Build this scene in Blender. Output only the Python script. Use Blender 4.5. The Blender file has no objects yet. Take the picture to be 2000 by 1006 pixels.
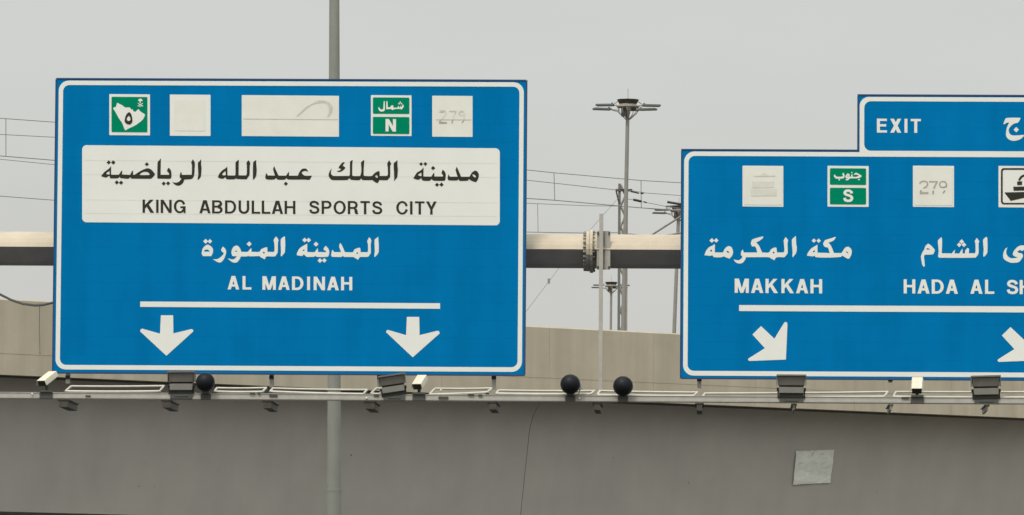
import bpy, bmesh, math, random
from mathutils import Vector, Matrix
from mathutils.geometry import delaunay_2d_cdt
random.seed(7)
R = math.radians
sc = bpy.context.scene
COL = sc.collection

# ------------------------------------------------------------------ camera
FPX, CX, CY = 12000.0, 1000.0, 503.0          # focal length and centre in photo pixels (2000 x 1006)
PITCH, ROLL = R(3.895), R(0.40)
CAM = Vector((0, 0, 1.6))
MCAM = Matrix.Rotation(R(90) + PITCH, 3, 'X') @ Matrix.Rotation(ROLL, 3, 'Z')
cd = bpy.data.cameras.new('camera'); cd.sensor_width = 36; cd.sensor_fit = 'HORIZONTAL'
cd.lens = FPX / 2000 * 36; cd.clip_start = 1; cd.clip_end = 8000
cam = bpy.data.objects.new('camera', cd); COL.objects.link(cam)
cam.matrix_world = Matrix.Translation(CAM) @ MCAM.to_4x4()
sc.camera = cam

# ------------------------------------------------------------------ world, sun, exposure
SUN_EL, SUN_AZ = R(58), R(205)                # azimuth: clockwise from +Y; behind the camera, a little to the left
w = bpy.data.worlds.new('World'); sc.world = w; w.use_nodes = True
nt = w.node_tree; nt.nodes.clear()
out = nt.nodes.new('ShaderNodeOutputWorld')
sky = nt.nodes.new('ShaderNodeTexSky'); sky.sky_type = 'NISHITA'; sky.sun_disc = False
sky.sun_elevation = SUN_EL; sky.sun_rotation = SUN_AZ; sky.dust_density = 6; sky.air_density = 1
bg1 = nt.nodes.new('ShaderNodeBackground'); bg1.inputs[1].default_value = 0.05
hsv = nt.nodes.new('ShaderNodeHueSaturation'); hsv.inputs['Saturation'].default_value = 0.12
nt.links.new(sky.outputs[0], hsv.inputs['Color']); nt.links.new(hsv.outputs[0], bg1.inputs[0])
tc = nt.nodes.new('ShaderNodeTexCoord'); sx = nt.nodes.new('ShaderNodeSeparateXYZ')
nt.links.new(tc.outputs['Generated'], sx.inputs[0])
rp = nt.nodes.new('ShaderNodeValToRGB')       # high thin overcast: brighter overhead than at the horizon
rp.color_ramp.elements[0].position = 0.0; rp.color_ramp.elements[0].color = (0.56, 0.54, 0.505, 1)
rp.color_ramp.elements[1].position = 1.0; rp.color_ramp.elements[1].color = (1.15, 1.18, 1.14, 1)
e = rp.color_ramp.elements.new(0.12); e.color = (0.51, 0.533, 0.512, 1)
nt.links.new(sx.outputs['Z'], rp.inputs[0])
bg2 = nt.nodes.new('ShaderNodeBackground'); bg2.inputs[1].default_value = 1.0
cn = nt.nodes.new('ShaderNodeTexNoise'); cn.inputs['Scale'].default_value = 9; cn.inputs['Detail'].default_value = 4
cm = nt.nodes.new('ShaderNodeMapping'); cm.inputs['Scale'].default_value = (1, 1, 3.5); nt.links.new(tc.outputs['Generated'], cm.inputs[0]); nt.links.new(cm.outputs[0], cn.inputs['Vector'])
cr = nt.nodes.new('ShaderNodeMapRange'); cr.inputs[1].default_value = .25; cr.inputs[2].default_value = .75; cr.inputs[3].default_value = .955; cr.inputs[4].default_value = 1.045
nt.links.new(cn.outputs[0], cr.inputs[0]); cv = nt.nodes.new('ShaderNodeVectorMath'); cv.operation = 'SCALE'
nt.links.new(rp.outputs[0], cv.inputs[0]); nt.links.new(cr.outputs[0], cv.inputs['Scale']); nt.links.new(cv.outputs[0], bg2.inputs[0])
ad = nt.nodes.new('ShaderNodeAddShader')
nt.links.new(bg1.outputs[0], ad.inputs[0]); nt.links.new(bg2.outputs[0], ad.inputs[1])
nt.links.new(ad.outputs[0], out.inputs[0])
sd = bpy.data.lights.new('sun', 'SUN'); sd.energy = 1.4; sd.angle = R(14); sd.color = (1, 0.95, 0.86)
so = bpy.data.objects.new('sun', sd); COL.objects.link(so)
sdir = Vector((math.sin(SUN_AZ) * math.cos(SUN_EL), math.cos(SUN_AZ) * math.cos(SUN_EL), math.sin(SUN_EL)))
so.rotation_euler = sdir.to_track_quat('Z', 'Y').to_euler(); so.location = (0, 0, 200)
vs = sc.view_settings; vs.view_transform = 'Standard'; vs.look = 'None'; vs.exposure = 0; vs.gamma = 1

# ------------------------------------------------------------------ pixel -> place
def ray(px, py):
    return (MCAM @ Vector(((px - CX) / FPX, -(py - CY) / FPX, -1))).normalized()
def at(px, py, Y):                             # point on the plane y = Y
    d = ray(px, py); return CAM + d * ((Y - CAM.y) / d.y)
PSI = R(1.9)                                   # the gantry stands turned by this much
GO = Vector((0, 104.3, 0))
GX = Vector((math.cos(PSI), -math.sin(PSI), 0)); GN = Vector((-math.sin(PSI), -math.cos(PSI), 0))
def G(px, py, wv=0.0):                         # (u, v) on the gantry plane moved wv metres toward the traffic
    d = ray(px, py); t = ((GO - CAM).dot(GN) + wv) / d.dot(GN); p = CAM + d * t
    return (p - GO).dot(GX), p.z
def gworld(u, wv, v): 
    q = GO + GX * u + GN * wv; return Vector((q.x, q.y, v))

# ------------------------------------------------------------------ materials
def mat(name, col, rough=0.6, var=0.0, scale=3.0, metal=0.0, spec=0.3, streak=0.0, bump=0.0, col2=None):
    m = bpy.data.materials.new(name); m.use_nodes = True
    n = m.node_tree; b = n.nodes['Principled BSDF']
    b.inputs['Roughness'].default_value = rough; b.inputs['Metallic'].default_value = metal
    b.inputs['Specular IOR Level'].default_value = spec
    c = (*col, 1)
    if var or streak or col2:
        t = n.nodes.new('ShaderNodeTexCoord'); src = t.outputs['Object']
        ns = n.nodes.new('ShaderNodeTexNoise'); ns.inputs['Scale'].default_value = scale; ns.inputs['Detail'].default_value = 6
        ns.inputs['Roughness'].default_value = 0.62
        n.links.new(src, ns.inputs['Vector'])
        mp = n.nodes.new('ShaderNodeMapRange'); mp.inputs[1].default_value = 0.3; mp.inputs[2].default_value = 0.7
        mp.inputs[3].default_value = 1 - var; mp.inputs[4].default_value = 1 + var
        n.links.new(ns.outputs[0], mp.inputs[0])
        fac = mp.outputs[0]
        if streak:
            mpp = n.nodes.new('ShaderNodeMapping'); mpp.inputs['Scale'].default_value = (2.2, 2.2, 0.12)
            n.links.new(src, mpp.inputs[0])
            n2 = n.nodes.new('ShaderNodeTexNoise'); n2.inputs['Scale'].default_value = 1.0; n2.inputs['Detail'].default_value = 5
            n.links.new(mpp.outputs[0], n2.inputs['Vector'])
            m2 = n.nodes.new('ShaderNodeMapRange'); m2.inputs[1].default_value = 0.35; m2.inputs[2].default_value = 0.65
            m2.inputs[3].default_value = 1 - streak; m2.inputs[4].default_value = 1 + streak * 0.6
            n.links.new(n2.outputs[0], m2.inputs[0])
            mu = n.nodes.new('ShaderNodeMath'); mu.operation = 'MULTIPLY'
            n.links.new(fac, mu.inputs[0]); n.links.new(m2.outputs[0], mu.inputs[1]); fac = mu.outputs[0]
        sc_ = n.nodes.new('ShaderNodeVectorMath'); sc_.operation = 'SCALE'
        if col2:
            n3 = n.nodes.new('ShaderNodeTexNoise'); n3.inputs['Scale'].default_value = scale * 0.35; n3.inputs['Detail'].default_value = 3
            n.links.new(src, n3.inputs['Vector'])
            mx = n.nodes.new('ShaderNodeMix'); mx.data_type = 'RGBA'
            mx.inputs['A'].default_value = c; mx.inputs['B'].default_value = (*col2, 1)
            n.links.new(n3.outputs[0], mx.inputs['Factor']); n.links.new(mx.outputs['Result'], sc_.inputs[0])
        else:
            sc_.inputs[0].default_value = col
        n.links.new(fac, sc_.inputs['Scale']); n.links.new(sc_.outputs[0], b.inputs['Base Color'])
        if bump:
            bp = n.nodes.new('ShaderNodeBump'); bp.inputs['Strength'].default_value = bump; bp.inputs['Distance'].default_value = 0.02
            n.links.new(ns.outputs[0], bp.inputs['Height']); n.links.new(bp.outputs[0], b.inputs['Normal'])
    else:
        b.inputs['Base Color'].default_value = c
    return m
M = {
 'blue':   mat('blue_sheeting', (0.0, 0.172, 0.425), 0.85, 0.06, 1.3, spec=0.03, streak=0.06),
 'white':  mat('white_sheeting', (0.80, 0.80, 0.74), 0.55, 0.025, 1.6, spec=0.2),
 'cover':  mat('cover_sheeting', (0.77, 0.76, 0.68), 0.6, 0.04, 3.0, spec=0.2, col2=(0.80, 0.79, 0.70)),
 'green':  mat('green_sheeting', (0.0, 0.235, 0.120), 0.85, 0.05, 3, spec=0.03),
 'black':  mat('black_lettering', (0.032, 0.033, 0.024), 0.6, 0.1, 3, spec=0.15),
 'ghost':  mat('ghost_print', (0.40, 0.39, 0.33), 0.65, 0.22, 9, spec=0.15),
 'ghost2': mat('faint_ghost_print', (0.60, 0.59, 0.51), 0.65, 0.15, 9, spec=0.15),
 'faint':  mat('faded_print', (0.69, 0.68, 0.60), 0.65, 0.06, 6, spec=0.15),
 'seam':   mat('sheet_seam', (0.725, 0.72, 0.655), 0.65, 0.1, 1.5, spec=0.15),
 'trim':   mat('sign_edge', (0.03, 0.06, 0.15), 0.5, 0.1, 4),
 'back':   mat('aluminium_back', (0.45, 0.45, 0.44), 0.5, 0.08, 4, metal=0.3),
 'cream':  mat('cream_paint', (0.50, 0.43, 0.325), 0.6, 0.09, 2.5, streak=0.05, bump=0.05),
 'beamd':  mat('dark_grey_lower', (0.32, 0.308, 0.302), 0.6, 0.12, 2.5, streak=0.05),  # darker neutral grey for the downward faces of beam and flange
 'galv':   mat('galvanised', (0.43, 0.41, 0.36), 0.5, 0.10, 6, metal=0.1),
 'galvd':  mat('dull_galvanised', (0.23, 0.22, 0.19), 0.6, 0.14, 5, metal=0.1),
 'rod':    mat('pale_rail_paint', (0.58, 0.55, 0.47), 0.5, 0.08, 6),
 'steel_d':mat('dark_steel', (0.075, 0.068, 0.055), 0.6, 0.2, 8),
 'post':   mat('lamp_post_steel', (0.265, 0.27, 0.235), 0.55, 0.08, 2, metal=0.1, streak=0.08),
 'mast':   mat('mast_steel', (0.27, 0.26, 0.235), 0.55, 0.1, 2, metal=0.1),
 'mastl':  mat('mast_lamp_grey', (0.15, 0.165, 0.155), 0.5, 0.1, 4),
 'mastd':  mat('mast_dark', (0.055, 0.048, 0.04), 0.6, 0.2, 4),
 'lat':    mat('lattice_steel', (0.30, 0.27, 0.225), 0.6, 0.2, 3),
 'wire':   mat('wire_metal', (0.22, 0.22, 0.205), 0.6),
 'conc':   mat('parapet_concrete', (0.50, 0.44, 0.33), 0.9, 0.07, 0.9, spec=0.1, streak=0.09, bump=0.15, col2=(0.45, 0.405, 0.315)),
 'conc2':  mat('girder_concrete', (0.455, 0.43, 0.38), 0.9, 0.06, 0.7, spec=0.1, streak=0.025, bump=0.15, col2=(0.425, 0.402, 0.36)),
 'joint':  mat('joint_filler', (0.17, 0.155, 0.13), 0.9),
 'paper':  mat('paper', (0.80, 0.80, 0.71), 0.85, 0.10, 5, col2=(0.70, 0.70, 0.63)),
 'paperm': mat('faded_ink', (0.44, 0.44, 0.38), 0.9, 0.2, 8),
 'flood':  mat('flood_grey', (0.150, 0.143, 0.122), 0.45, 0.12, 7, spec=0.4),
 'floodb': mat('flood_black', (0.018, 0.017, 0.012), 0.6, 0.2, 7),
 'camw':   mat('camera_housing', (0.68, 0.64, 0.50), 0.45, 0.05, 9),
 'camd':   mat('camera_front', (0.022, 0.020, 0.012), 0.35, 0.1, 9),
 'dome':   mat('black_dome', (0.008, 0.009, 0.011), 0.5, 0.15, 8, spec=0.2),
 'domeb':  mat('dome_base', (0.085, 0.085, 0.075), 0.6, 0.12, 8),
 'asph':   mat('asphalt', (0.038, 0.037, 0.036), 0.9, 0.2, 2),
 'sand':   mat('sandy_ground', (0.12, 0.108, 0.085), 0.95, 0.2, 0.3),
 'lane':   mat('lane_paint', (0.70, 0.70, 0.66), 0.7, 0.1, 4),
}

def plank_seams(m, pitch=0.305, wd=0.010, dark=0.91):
    n = m.node_tree; b = n.nodes['Principled BSDF']; src = b.inputs['Base Color'].links[0].from_socket
    t = n.nodes.new('ShaderNodeTexCoord'); sp = n.nodes.new('ShaderNodeSeparateXYZ'); n.links.new(t.outputs['Object'], sp.inputs[0])
    mo = n.nodes.new('ShaderNodeMath'); mo.operation = 'MODULO'; mo.inputs[1].default_value = pitch; n.links.new(sp.outputs['Z'], mo.inputs[0])
    lt = n.nodes.new('ShaderNodeMath'); lt.operation = 'LESS_THAN'; lt.inputs[1].default_value = wd; n.links.new(mo.outputs[0], lt.inputs[0])
    mr = n.nodes.new('ShaderNodeMapRange'); mr.inputs[3].default_value = 1; mr.inputs[4].default_value = dark; n.links.new(lt.outputs[0], mr.inputs[0])
    vm = n.nodes.new('ShaderNodeVectorMath'); vm.operation = 'SCALE'; n.links.new(src, vm.inputs[0]); n.links.new(mr.outputs[0], vm.inputs['Scale'])
    n.links.new(vm.outputs[0], b.inputs['Base Color'])
plank_seams(M['blue'])

# ------------------------------------------------------------------ object helpers
def obj(name, bm, m, parent=None, smooth=False):
    me = bpy.data.meshes.new(name); bm.normal_update(); bm.to_mesh(me); bm.free()
    if smooth:
        for p in me.polygons: p.use_smooth = True
    for mm in (m if isinstance(m, list) else [m]): me.materials.append(M[mm])
    o = bpy.data.objects.new(name, me); COL.objects.link(o)
    if parent: o.parent = parent
    return o
def tag(o, label, cat, group=None):
    o['label'] = label; o['category'] = cat
    if group: o['group'] = group
    return o
def thing(name, label, cat, loc=(0, 0, 0), rotz=0.0, group=None):
    o = bpy.data.objects.new(name, None); COL.objects.link(o); o.empty_display_size = 0.3
    o.location = loc; o.rotation_euler = (0, 0, rotz)
    return tag(o, label, cat, group)
def struct(o): o['kind'] = 'structure'; return o
def box(bm, x0, x1, y0, y1, z0, z1, mi=0, xf=None):
    vs = [Vector((x, y, z)) for z in (z0, z1) for y in (y0, y1) for x in (x0, x1)]
    if xf: vs = [xf @ v for v in vs]
    v = [bm.verts.new(p) for p in vs]
    for f in ((0, 2, 3, 1), (4, 5, 7, 6), (0, 1, 5, 4), (2, 6, 7, 3), (0, 4, 6, 2), (1, 3, 7, 5)):
        bm.faces.new([v[i] for i in f]).material_index = mi
def tube(bm, pts, rad, n=10, caps=True, rads=None):
    pts = [Vector(p) for p in pts]; rings = []
    if rads:                                    # long tapered poles: short rings shade cleanly
        P2, R2 = [pts[0]], [rads[0]]
        for p, q, r0, r1 in zip(pts, pts[1:], rads, rads[1:]):
            m = max(1, int((q - p).length / 0.4))
            for k in range(1, m + 1): P2.append(p.lerp(q, k / m)); R2.append(r0 + (r1 - r0) * k / m)
        pts, rads = P2, R2
    for i, p in enumerate(pts):
        t = (pts[min(i + 1, len(pts) - 1)] - pts[max(i - 1, 0)]).normalized()
        a = Vector((0, 0, 1)) if abs(t.z) < 0.9 else Vector((0, 1, 0))
        s = t.cross(a).normalized(); q = s.cross(t).normalized(); r = rads[i] if rads else rad
        rings.append([bm.verts.new(p + s * (r * math.cos(2 * math.pi * k / n)) + q * (r * math.sin(2 * math.pi * k / n))) for k in range(n)])
    for a, b in zip(rings, rings[1:]):
        for k in range(n):
            f = bm.faces.new((a[k], b[k], b[(k + 1) % n], a[(k + 1) % n])); f.smooth = n > 6
    if caps:
        for q in (rings[0], rings[-1][::-1]): bm.faces.new([bm.verts.new(v.co) for v in q])
def prism(bm, prof, x0, x1, axis='x'):
    """closed profile of (a, b) pairs swept from x0 to x1 along local x"""
    A = [bm.verts.new((x0, a, b)) for a, b in prof]; B = [bm.verts.new((x1, a, b)) for a, b in prof]
    n = len(prof)
    for k in range(n): bm.faces.new((A[k], A[(k + 1) % n], B[(k + 1) % n], B[k]))
    bm.faces.new(A[::-1]); bm.faces.new(B)
    bmesh.ops.recalc_face_normals(bm, faces=bm.faces[:])
def NB(): return bmesh.new()

# ------------------------------------------------------------------ flat shapes: union of polygons minus counters
def smooth(pts, n=3):
    out = []; m = len(pts)
    for i in range(m):
        p0, p1, p2, p3 = (Vector(pts[(i + k - 1) % m]) for k in range(4))
        c1 = (p1 - p0).normalized().dot((p2 - p1).normalized()); c2 = (p2 - p1).normalized().dot((p3 - p2).normalized())
        t1 = (p2 - p0) * 0.5 if c1 > 0.55 else (p2 - p1); t2 = (p3 - p1) * 0.5 if c2 > 0.55 else (p2 - p1)
        L = (p2 - p1).length
        t1 = t1.normalized() * min(t1.length, L) if t1.length else t1
        t2 = t2.normalized() * min(t2.length, L) if t2.length else t2
        for k in range(n):
            s = k / n; s2, s3 = s * s, s * s * s
            out.append(tuple(p1 * (2 * s3 - 3 * s2 + 1) + t1 * (s3 - 2 * s2 + s) + p2 * (3 * s2 - 2 * s3) + t2 * (s3 - s2)))
    return out
def rline(pts, wd, closed=False):              # ribbon round an open centre line (smoothed)
    P = [Vector(p) for p in pts]; F = []
    for i in range(len(P) - 1):
        p0 = P[max(i - 1, 0)]; p1 = P[i]; p2 = P[i + 1]; p3 = P[min(i + 2, len(P) - 1)]
        for k in range(5):
            s = k / 5
            F.append(0.5 * ((2 * p1) + (p2 - p0) * s + (2 * p0 - 5 * p1 + 4 * p2 - p3) * s * s + (3 * p1 - p0 - 3 * p2 + p3) * s ** 3))
    F.append(P[-1]); L, Q = [], []
    for i, p in enumerate(F):
        t = (F[min(i + 1, len(F) - 1)] - F[max(i - 1, 0)]).normalized(); nn = Vector((-t.y, t.x)) * wd * 0.5
        L.append(tuple(p + nn)); Q.append(tuple(p - nn))
    return L + Q[::-1]
def ell(cx, cy, rx, ry, n=40, a0=0, a1=360):
    return [(cx + rx * math.cos(R(a0 + (a1 - a0) * k / n)), cy + ry * math.sin(R(a0 + (a1 - a0) * k / n))) for k in range(n + (a1 - a0 != 360))]
def dia(cx, cy, r): return smooth([(cx, cy - r), (cx + r, cy), (cx, cy + r), (cx - r, cy)], 1)
def rrect(x0, x1, y0, y1, r, tl=True, tr=True, br=True, bl=True):
    o = []
    for on, cx, cy, a in ((br, x1 - r, y0 + r, -90), (tr, x1 - r, y1 - r, 0), (tl, x0 + r, y1 - r, 90), (bl, x0 + r, y0 + r, 180)):
        if on: o += [(cx + r * math.cos(R(a + 90 * k / 8)), cy + r * math.sin(R(a + 90 * k / 8))) for k in range(9)]
        else:
            sxn = 1 if a in (-90, 0) else -1; syn = -1 if a in (-90, 180) else 1
            o.append((cx + sxn * r, cy + syn * r))
    return o
def sheet(bm, pos, neg, place):
    """union of polygons pos minus polygons neg, each vertex put in space by place(x, y); faces look at local -y"""
    V, Fc = [], []
    for pl in pos + neg:
        if sum(a[0] * b[1] - b[0] * a[1] for a, b in zip(pl, pl[1:] + pl[:1])) < 0: pl = pl[::-1]
        i0 = len(V); V += [Vector(p) for p in pl]; Fc.append(list(range(i0, i0 + len(pl))))
    ov, oe, of, _, _, og = delaunay_2d_cdt(V, [], Fc, 0, 1e-5, True)
    npos = len(pos); keep = []
    for f, g in zip(of, og):
        if any(i < npos for i in g) and not any(i >= npos for i in g): keep.append(f)
    vm = {}
    for f in keep:
        vv = []
        for i in f:
            if i not in vm: vm[i] = bm.verts.new(place(ov[i].x, ov[i].y))
            vv.append(vm[i])
        try: fc = bm.faces.new(vv)
        except ValueError: continue
        fc.normal_update()
        if fc.normal.y > 0: fc.normal_flip()

def clip(pl, a, b, c):                         # keep the part of a polygon where a*x + b*y >= c
    o = []
    for p, q in zip(pl, pl[1:] + pl[:1]):
        dp, dq = a * p[0] + b * p[1] - c, a * q[0] + b * q[1] - c
        if dp >= 0: o.append(p)
        if dp * dq < 0: t = dp / (dp - dq); o.append((p[0] + (q[0] - p[0]) * t, p[1] + (q[1] - p[1]) * t))
    return o
# ---- a plain bold grotesque, cap height 100
def glyph(ch, s):
    rc = lambda x0, y0, x1, y1: [(x0, y0), (x1, y0), (x1, y1), (x0, y1)]
    h = s * 0.88
    if ch == 'I': return [rc(0, 0, s, 100)], [], s
    if ch == 'L': return [rc(0, 0, s, 100), rc(0, 0, 58, h)], [], 58
    if ch == 'E': return [rc(0, 0, s, 100), rc(0, 0, 64, h), rc(0, 100 - h, 63, 100), rc(0, 52 - h / 2, 59, 52 + h / 2)], [], 64
    if ch == 'H': return [rc(0, 0, s, 100), rc(73 - s, 0, 73, 100), rc(0, 52 - h / 2, 73, 52 + h / 2)], [], 73
    if ch == 'T': return [rc(32 - s / 2, 0, 32 + s / 2, 100), rc(0, 100 - h, 64, 100)], [], 64
    if ch == 'K': return [rc(0, 0, s, 100), [(s * .8, 28), (s * .8, 55), (49, 100), (74, 100)], [(26, 50), (41, 65), (78, 0), (53, 0)]], [], 77
    if ch == 'N': return [rc(0, 0, s, 100), rc(74 - s, 0, 74, 100), [(0, 100), (s * 1.12, 100), (74, 0), (74 - s * 1.12, 0)]], [], 74
    if ch == 'M': 
        c = 44
        return [rc(0, 0, s, 100), rc(88 - s, 0, 88, 100), [(0, 100), (s * 1.35, 100), (c + s * .45, 0), (c - s * .45, 0)],
                [(88, 100), (88 - s * 1.35, 100), (c - s * .45, 0), (c + s * .45, 0)]], [], 88
    if ch == 'A':
        return [[(0, 0), (s * 1.1, 0), (26 + s * 1.1, 100), (26, 100)], [(76, 0), (76 - s * 1.1, 0), (50 - s * 1.1, 100), (50, 100)],
                [(26, 100), (50, 100), (49, 90), (27, 90)], [(9, 21), (67, 21), (63, 21 + h), (13, 21 + h)]], [], 76
    if ch == 'Y': return [[(0, 100), (s * 1.2, 100), (36 + s * .5, 40), (36 - s * .5, 40)], [(72, 100), (72 - s * 1.2, 100), (36 - s * .5, 40), (36 + s * .5, 40)],
                          rc(36 - s / 2, 0, 36 + s / 2, 46)], [], 72
    if ch == 'X': return [[(0, 0), (s * 1.25, 0), (70, 100), (70 - s * 1.25, 100)], [(0, 100), (s * 1.25, 100), (70, 0), (70 - s * 1.25, 0)]], [], 70
    if ch == 'O': return [ell(41, 50, 41, 51.5)], [ell(41, 50, 41 - s, 51.5 - h)], 82
    if ch == 'C': return [ell(40, 50, 40, 51.5)], [ell(40, 50, 40 - s, 51.5 - h), [(46, 50), (95, 76), (95, 27)]], 76
    if ch == 'G': return [ell(40, 50, 40, 51.5), rc(44, 37, 79, 37 + h), rc(79 - s * .72, 0, 79, 45)], \
                         [clip(ell(40, 50, 40 - s, 51.5 - h), 0, 1, 37 + h), clip(ell(40, 50, 40 - s, 51.5 - h), 0, -1, -37),
                          clip(ell(40, 50, 40 - s, 51.5 - h), -1, 0, -44), [(44, 37.1 + h), (95, 37.1 + h), (95, 80), (60, 62)]], 79
    if ch == 'U': return [rline([(s / 2, 100), (s / 2, 70), (s / 2, 36), (s / 2 + 7, 16), (36, h / 2 - 1), (72 - s / 2 - 7, 16), (72 - s / 2, 36), (72 - s / 2, 70), (72 - s / 2, 100)], s)], [], 72
    if ch == 'D': return [rc(0, 0, 34, 100), ell(34, 50, 41, 50, 30, -90, 90)], [rc(s, h, 34, 100 - h), ell(33, 50, 42 - s, 50 - h, 30, -90, 90)], 75
    if ch == 'B': return [rc(0, 0, 40, 100), ell(40, 73.5, 28, 26.5, 24, -90, 90), ell(40, 28, 31, 28, 24, -90, 90)], \
                         [rc(s, 52 + h / 2, 39, 100 - h), ell(38, 76, 30 - s, 24 - h * .98, 16, -90, 90), rc(s, h, 39, 52 - h / 2), ell(38, 26, 33 - s, 26 - h * .98 + 1, 16, -90, 90)], 71
    if ch in 'PR':
        p = [rc(0, 0, s, 100), rc(0, 40, 38, 100), ell(38, 70, 29, 30, 24, -90, 90)]
        q = [rc(s, 40 + h, 37, 100 - h), ell(37, 70, 30 - s, 30 - h, 16, -90, 90)]
        if ch == 'R': return p + [[(46, 44), (62, 40), (66, 24), (67, 8), (71, 0), (71 - s * 1.1, 0), (46, 12), (45, 30), (38, 44)]], q, 71
        return p, q, 67
    if ch == 'S': return [rline([(61, 69), (55, 83), (37, 91.5), (18, 87), (11, 73), (18, 61), (37, 53), (55, 45), (62, 29), (54, 13), (36, 8.5), (16, 14), (9, 32)], s * .96)], [], 71
    if ch == '2': return [rline([(5, 70), (12, 88), (30, 95), (48, 88), (52, 72), (44, 56), (24, 34)], s), rline([(24, 34), (14, 24), (7, 8)], s), rc(0, 0, 58, h)], [], 58
    if ch == '7': return [rc(0, 100 - h, 60, 100), rline([(54, 96), (38, 66), (28, 34), (25, 0)], s)], [], 60
    if ch == '9': return [ell(29, 70, 29, 31), rline([(52, 70), (50, 44), (36, 22), (22, 4)], s)], [ell(29, 70, 29 - s, 31 - s)], 58
    raise KeyError(ch)
TIGHT = set('AYTL')
def word_shapes(word, x0, x1, yt, yb, s, skip=()):
    sc_ = (yb - yt) / 100.0; WX = 1.13; gl = [glyph(c, s / 1.06) for c in word]; wd = [g[2] * sc_ * WX for g in gl]
    wt = [0.62 if (a in TIGHT and b in TIGHT) or 'A' in (a, b) else 1.0 for a, b in zip(word, word[1:])]
    gap = ((x1 - x0) - sum(wd)) / sum(wt) if wt else 0
    res = []; x = x0
    for i, g in enumerate(gl):
        f = lambda p: (x + p[0] * sc_ * WX, yb - p[1] * sc_ + 0.0075 * (x + p[0] * sc_ - x0))
        if i not in skip: res.append(([[f(p) for p in q] for q in g[0]], [[f(p) for p in q] for q in g[1]]))
        x += wd[i] + (wt[i] * gap if i < len(wt) else 0)
    return res
def traced(o, s, polys, negs=(), dots=(), n=3):
    f = lambda p: (o[0] + p[0] / s, o[1] + p[1] / s)
    P = [[f(p) for p in smooth(q, n)] for q in polys] + [[f(p) for p in dia(*d)] for d in dots]
    N = [[f(p) for p in smooth(q, n)] for q in negs]
    return [(P, N)]

# ================================================================== GROUND
bm = NB(); box(bm, -3000, 3000, -600, 4000, -0.5, 0); struct(obj('ground', bm, 'sand'))
bm = NB(); box(bm, -24, 20, -500, 215, -0.3, 0.004); struct(obj('road', bm, 'asph'))
bm = NB()
for lx in (-16.5, -12.8, -9.1, -1.7, 1.9, 5.6, 9.3):
    for k in range(19): box(bm, lx - 0.075, lx + 0.075, -20 + k * 12, -17 + k * 12, 0.002, 0.008)
for lx in (-20.5, -5.4, 13.4): box(bm, lx - 0.1, lx + 0.1, -200, 214, 0.002, 0.008)
struct(obj('road_markings', bm, 'lane'))

# ================================================================== BRIDGE
A0 = at(0, 730, 150.0); ZB = A0.z                                   # underside edge of the parapet at the left picture edge
d = ray(2000, 815); B0 = CAM + d * ((ZB - CAM.z) / d.z)
BD = Vector((B0.x - A0.x, B0.y - A0.y, 0)).normalized(); BN = Vector((-BD.y, BD.x, 0))   # along, inward (away from camera)
if BN.y < 0: BN = -BN
BTH = math.atan2(BD.y, BD.x)
d = ray(0, 583); t = (A0 - CAM).dot(BN) / d.dot(BN); ZT = (CAM + d * t).z
WEB_IN, WEB_TOP = 1.10, ZB - 0.26
def bplane(px, py, inward, lean=0.0, zref=0.0):                      # hit the vertical (or leaning) plane; gives local (x, z)
    d = ray(px, py); o = Vector((A0.x, A0.y, 0))
    # plane: (p-o).BN = inward + lean*(zref - p.z)
    nn = BN + Vector((0, 0, lean)); c = inward + lean * zref
    t = (c - (CAM - o).dot(nn)) / d.dot(nn); p = CAM + d * t
    return (p - o).dot(BD), p.z
xa, za = bplane(1040, 790, WEB_IN); 
LEAN = 0.16
ZBOT = bplane(0, 999, WEB_IN + 0.5)[1]
bridge = thing('concrete_bridge', 'long beige concrete bridge with plain parapet crossing behind the blue signs', 'bridge', (A0.x, A0.y, 0), BTH)
def yl(v): return v                                                   # local y = inward (BN is +90 deg from BD)
X0, X1 = -90.0, 170.0
seam = bplane(1040, 790, WEB_IN, LEAN, WEB_TOP)[0]
segs = [(X0, seam - 28.0 - 0.02), (seam - 28.0, seam - 0.02), (seam, seam + 30), (seam + 30.03, X1)]
zi = WEB_TOP
wb = WEB_IN + LEAN * (zi - ZBOT); girder = [(0.06, ZB)]
q0, q1, q2, q3 = Vector((0.12, ZB - 0.01)), Vector((WEB_IN * .75, ZB - .05)), Vector((WEB_IN + LEAN * (zi - ZB + .34), ZB - .34)), Vector((WEB_IN + LEAN * .78, zi - .78))
for k in range(25):
    a_ = k / 24; p_ = q0 * (1 - a_) ** 3 + q1 * 3 * a_ * (1 - a_) ** 2 + q2 * 3 * a_ * a_ * (1 - a_) + q3 * a_ ** 3; girder.append((p_.x, p_.y))
girder += [(wb, ZBOT), (wb + 5.2, ZBOT), (2 * WEB_IN + 6.8, zi), (2 * WEB_IN + 8.6, ZB - 0.16), (2 * WEB_IN + 8.6, ZB + 0.10), (0.06, ZB + 0.10)]
for a, b in segs:
    bm = NB(); prism(bm, girder, a, b)
    bmesh.ops.split_edges(bm, edges=[e for e in bm.edges if len(e.link_faces) == 2 and e.calc_face_angle(0) > .7])
    obj('girder', bm, 'conc2', bridge, True)
inner = [(0.3, ZB - 0.05), (WEB_IN * .8, ZB - .10), (WEB_IN + 0.12, zi - 0.5), (WEB_IN + 0.06 + LEAN * (zi - ZBOT), ZBOT + 0.05), (WEB_IN + 4.6, ZBOT + 0.05), (2 * WEB_IN + 6, zi)]
bm = NB(); prism(bm, inner, X0 + 0.1, X1 - 0.1); obj('joint_seal', bm, 'joint', bridge)
js = [bplane(78, 640, 0)[0], bplane(1073, 690, 0)[0], bplane(1277, 720, 0)[0]]
pitch = js[2] - js[1]
cuts = sorted([js[1] + pitch * k for k in range(-18, 30) if X0 < js[1] + pitch * k < X1])
cuts = [X0] + cuts + [X1]
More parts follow.
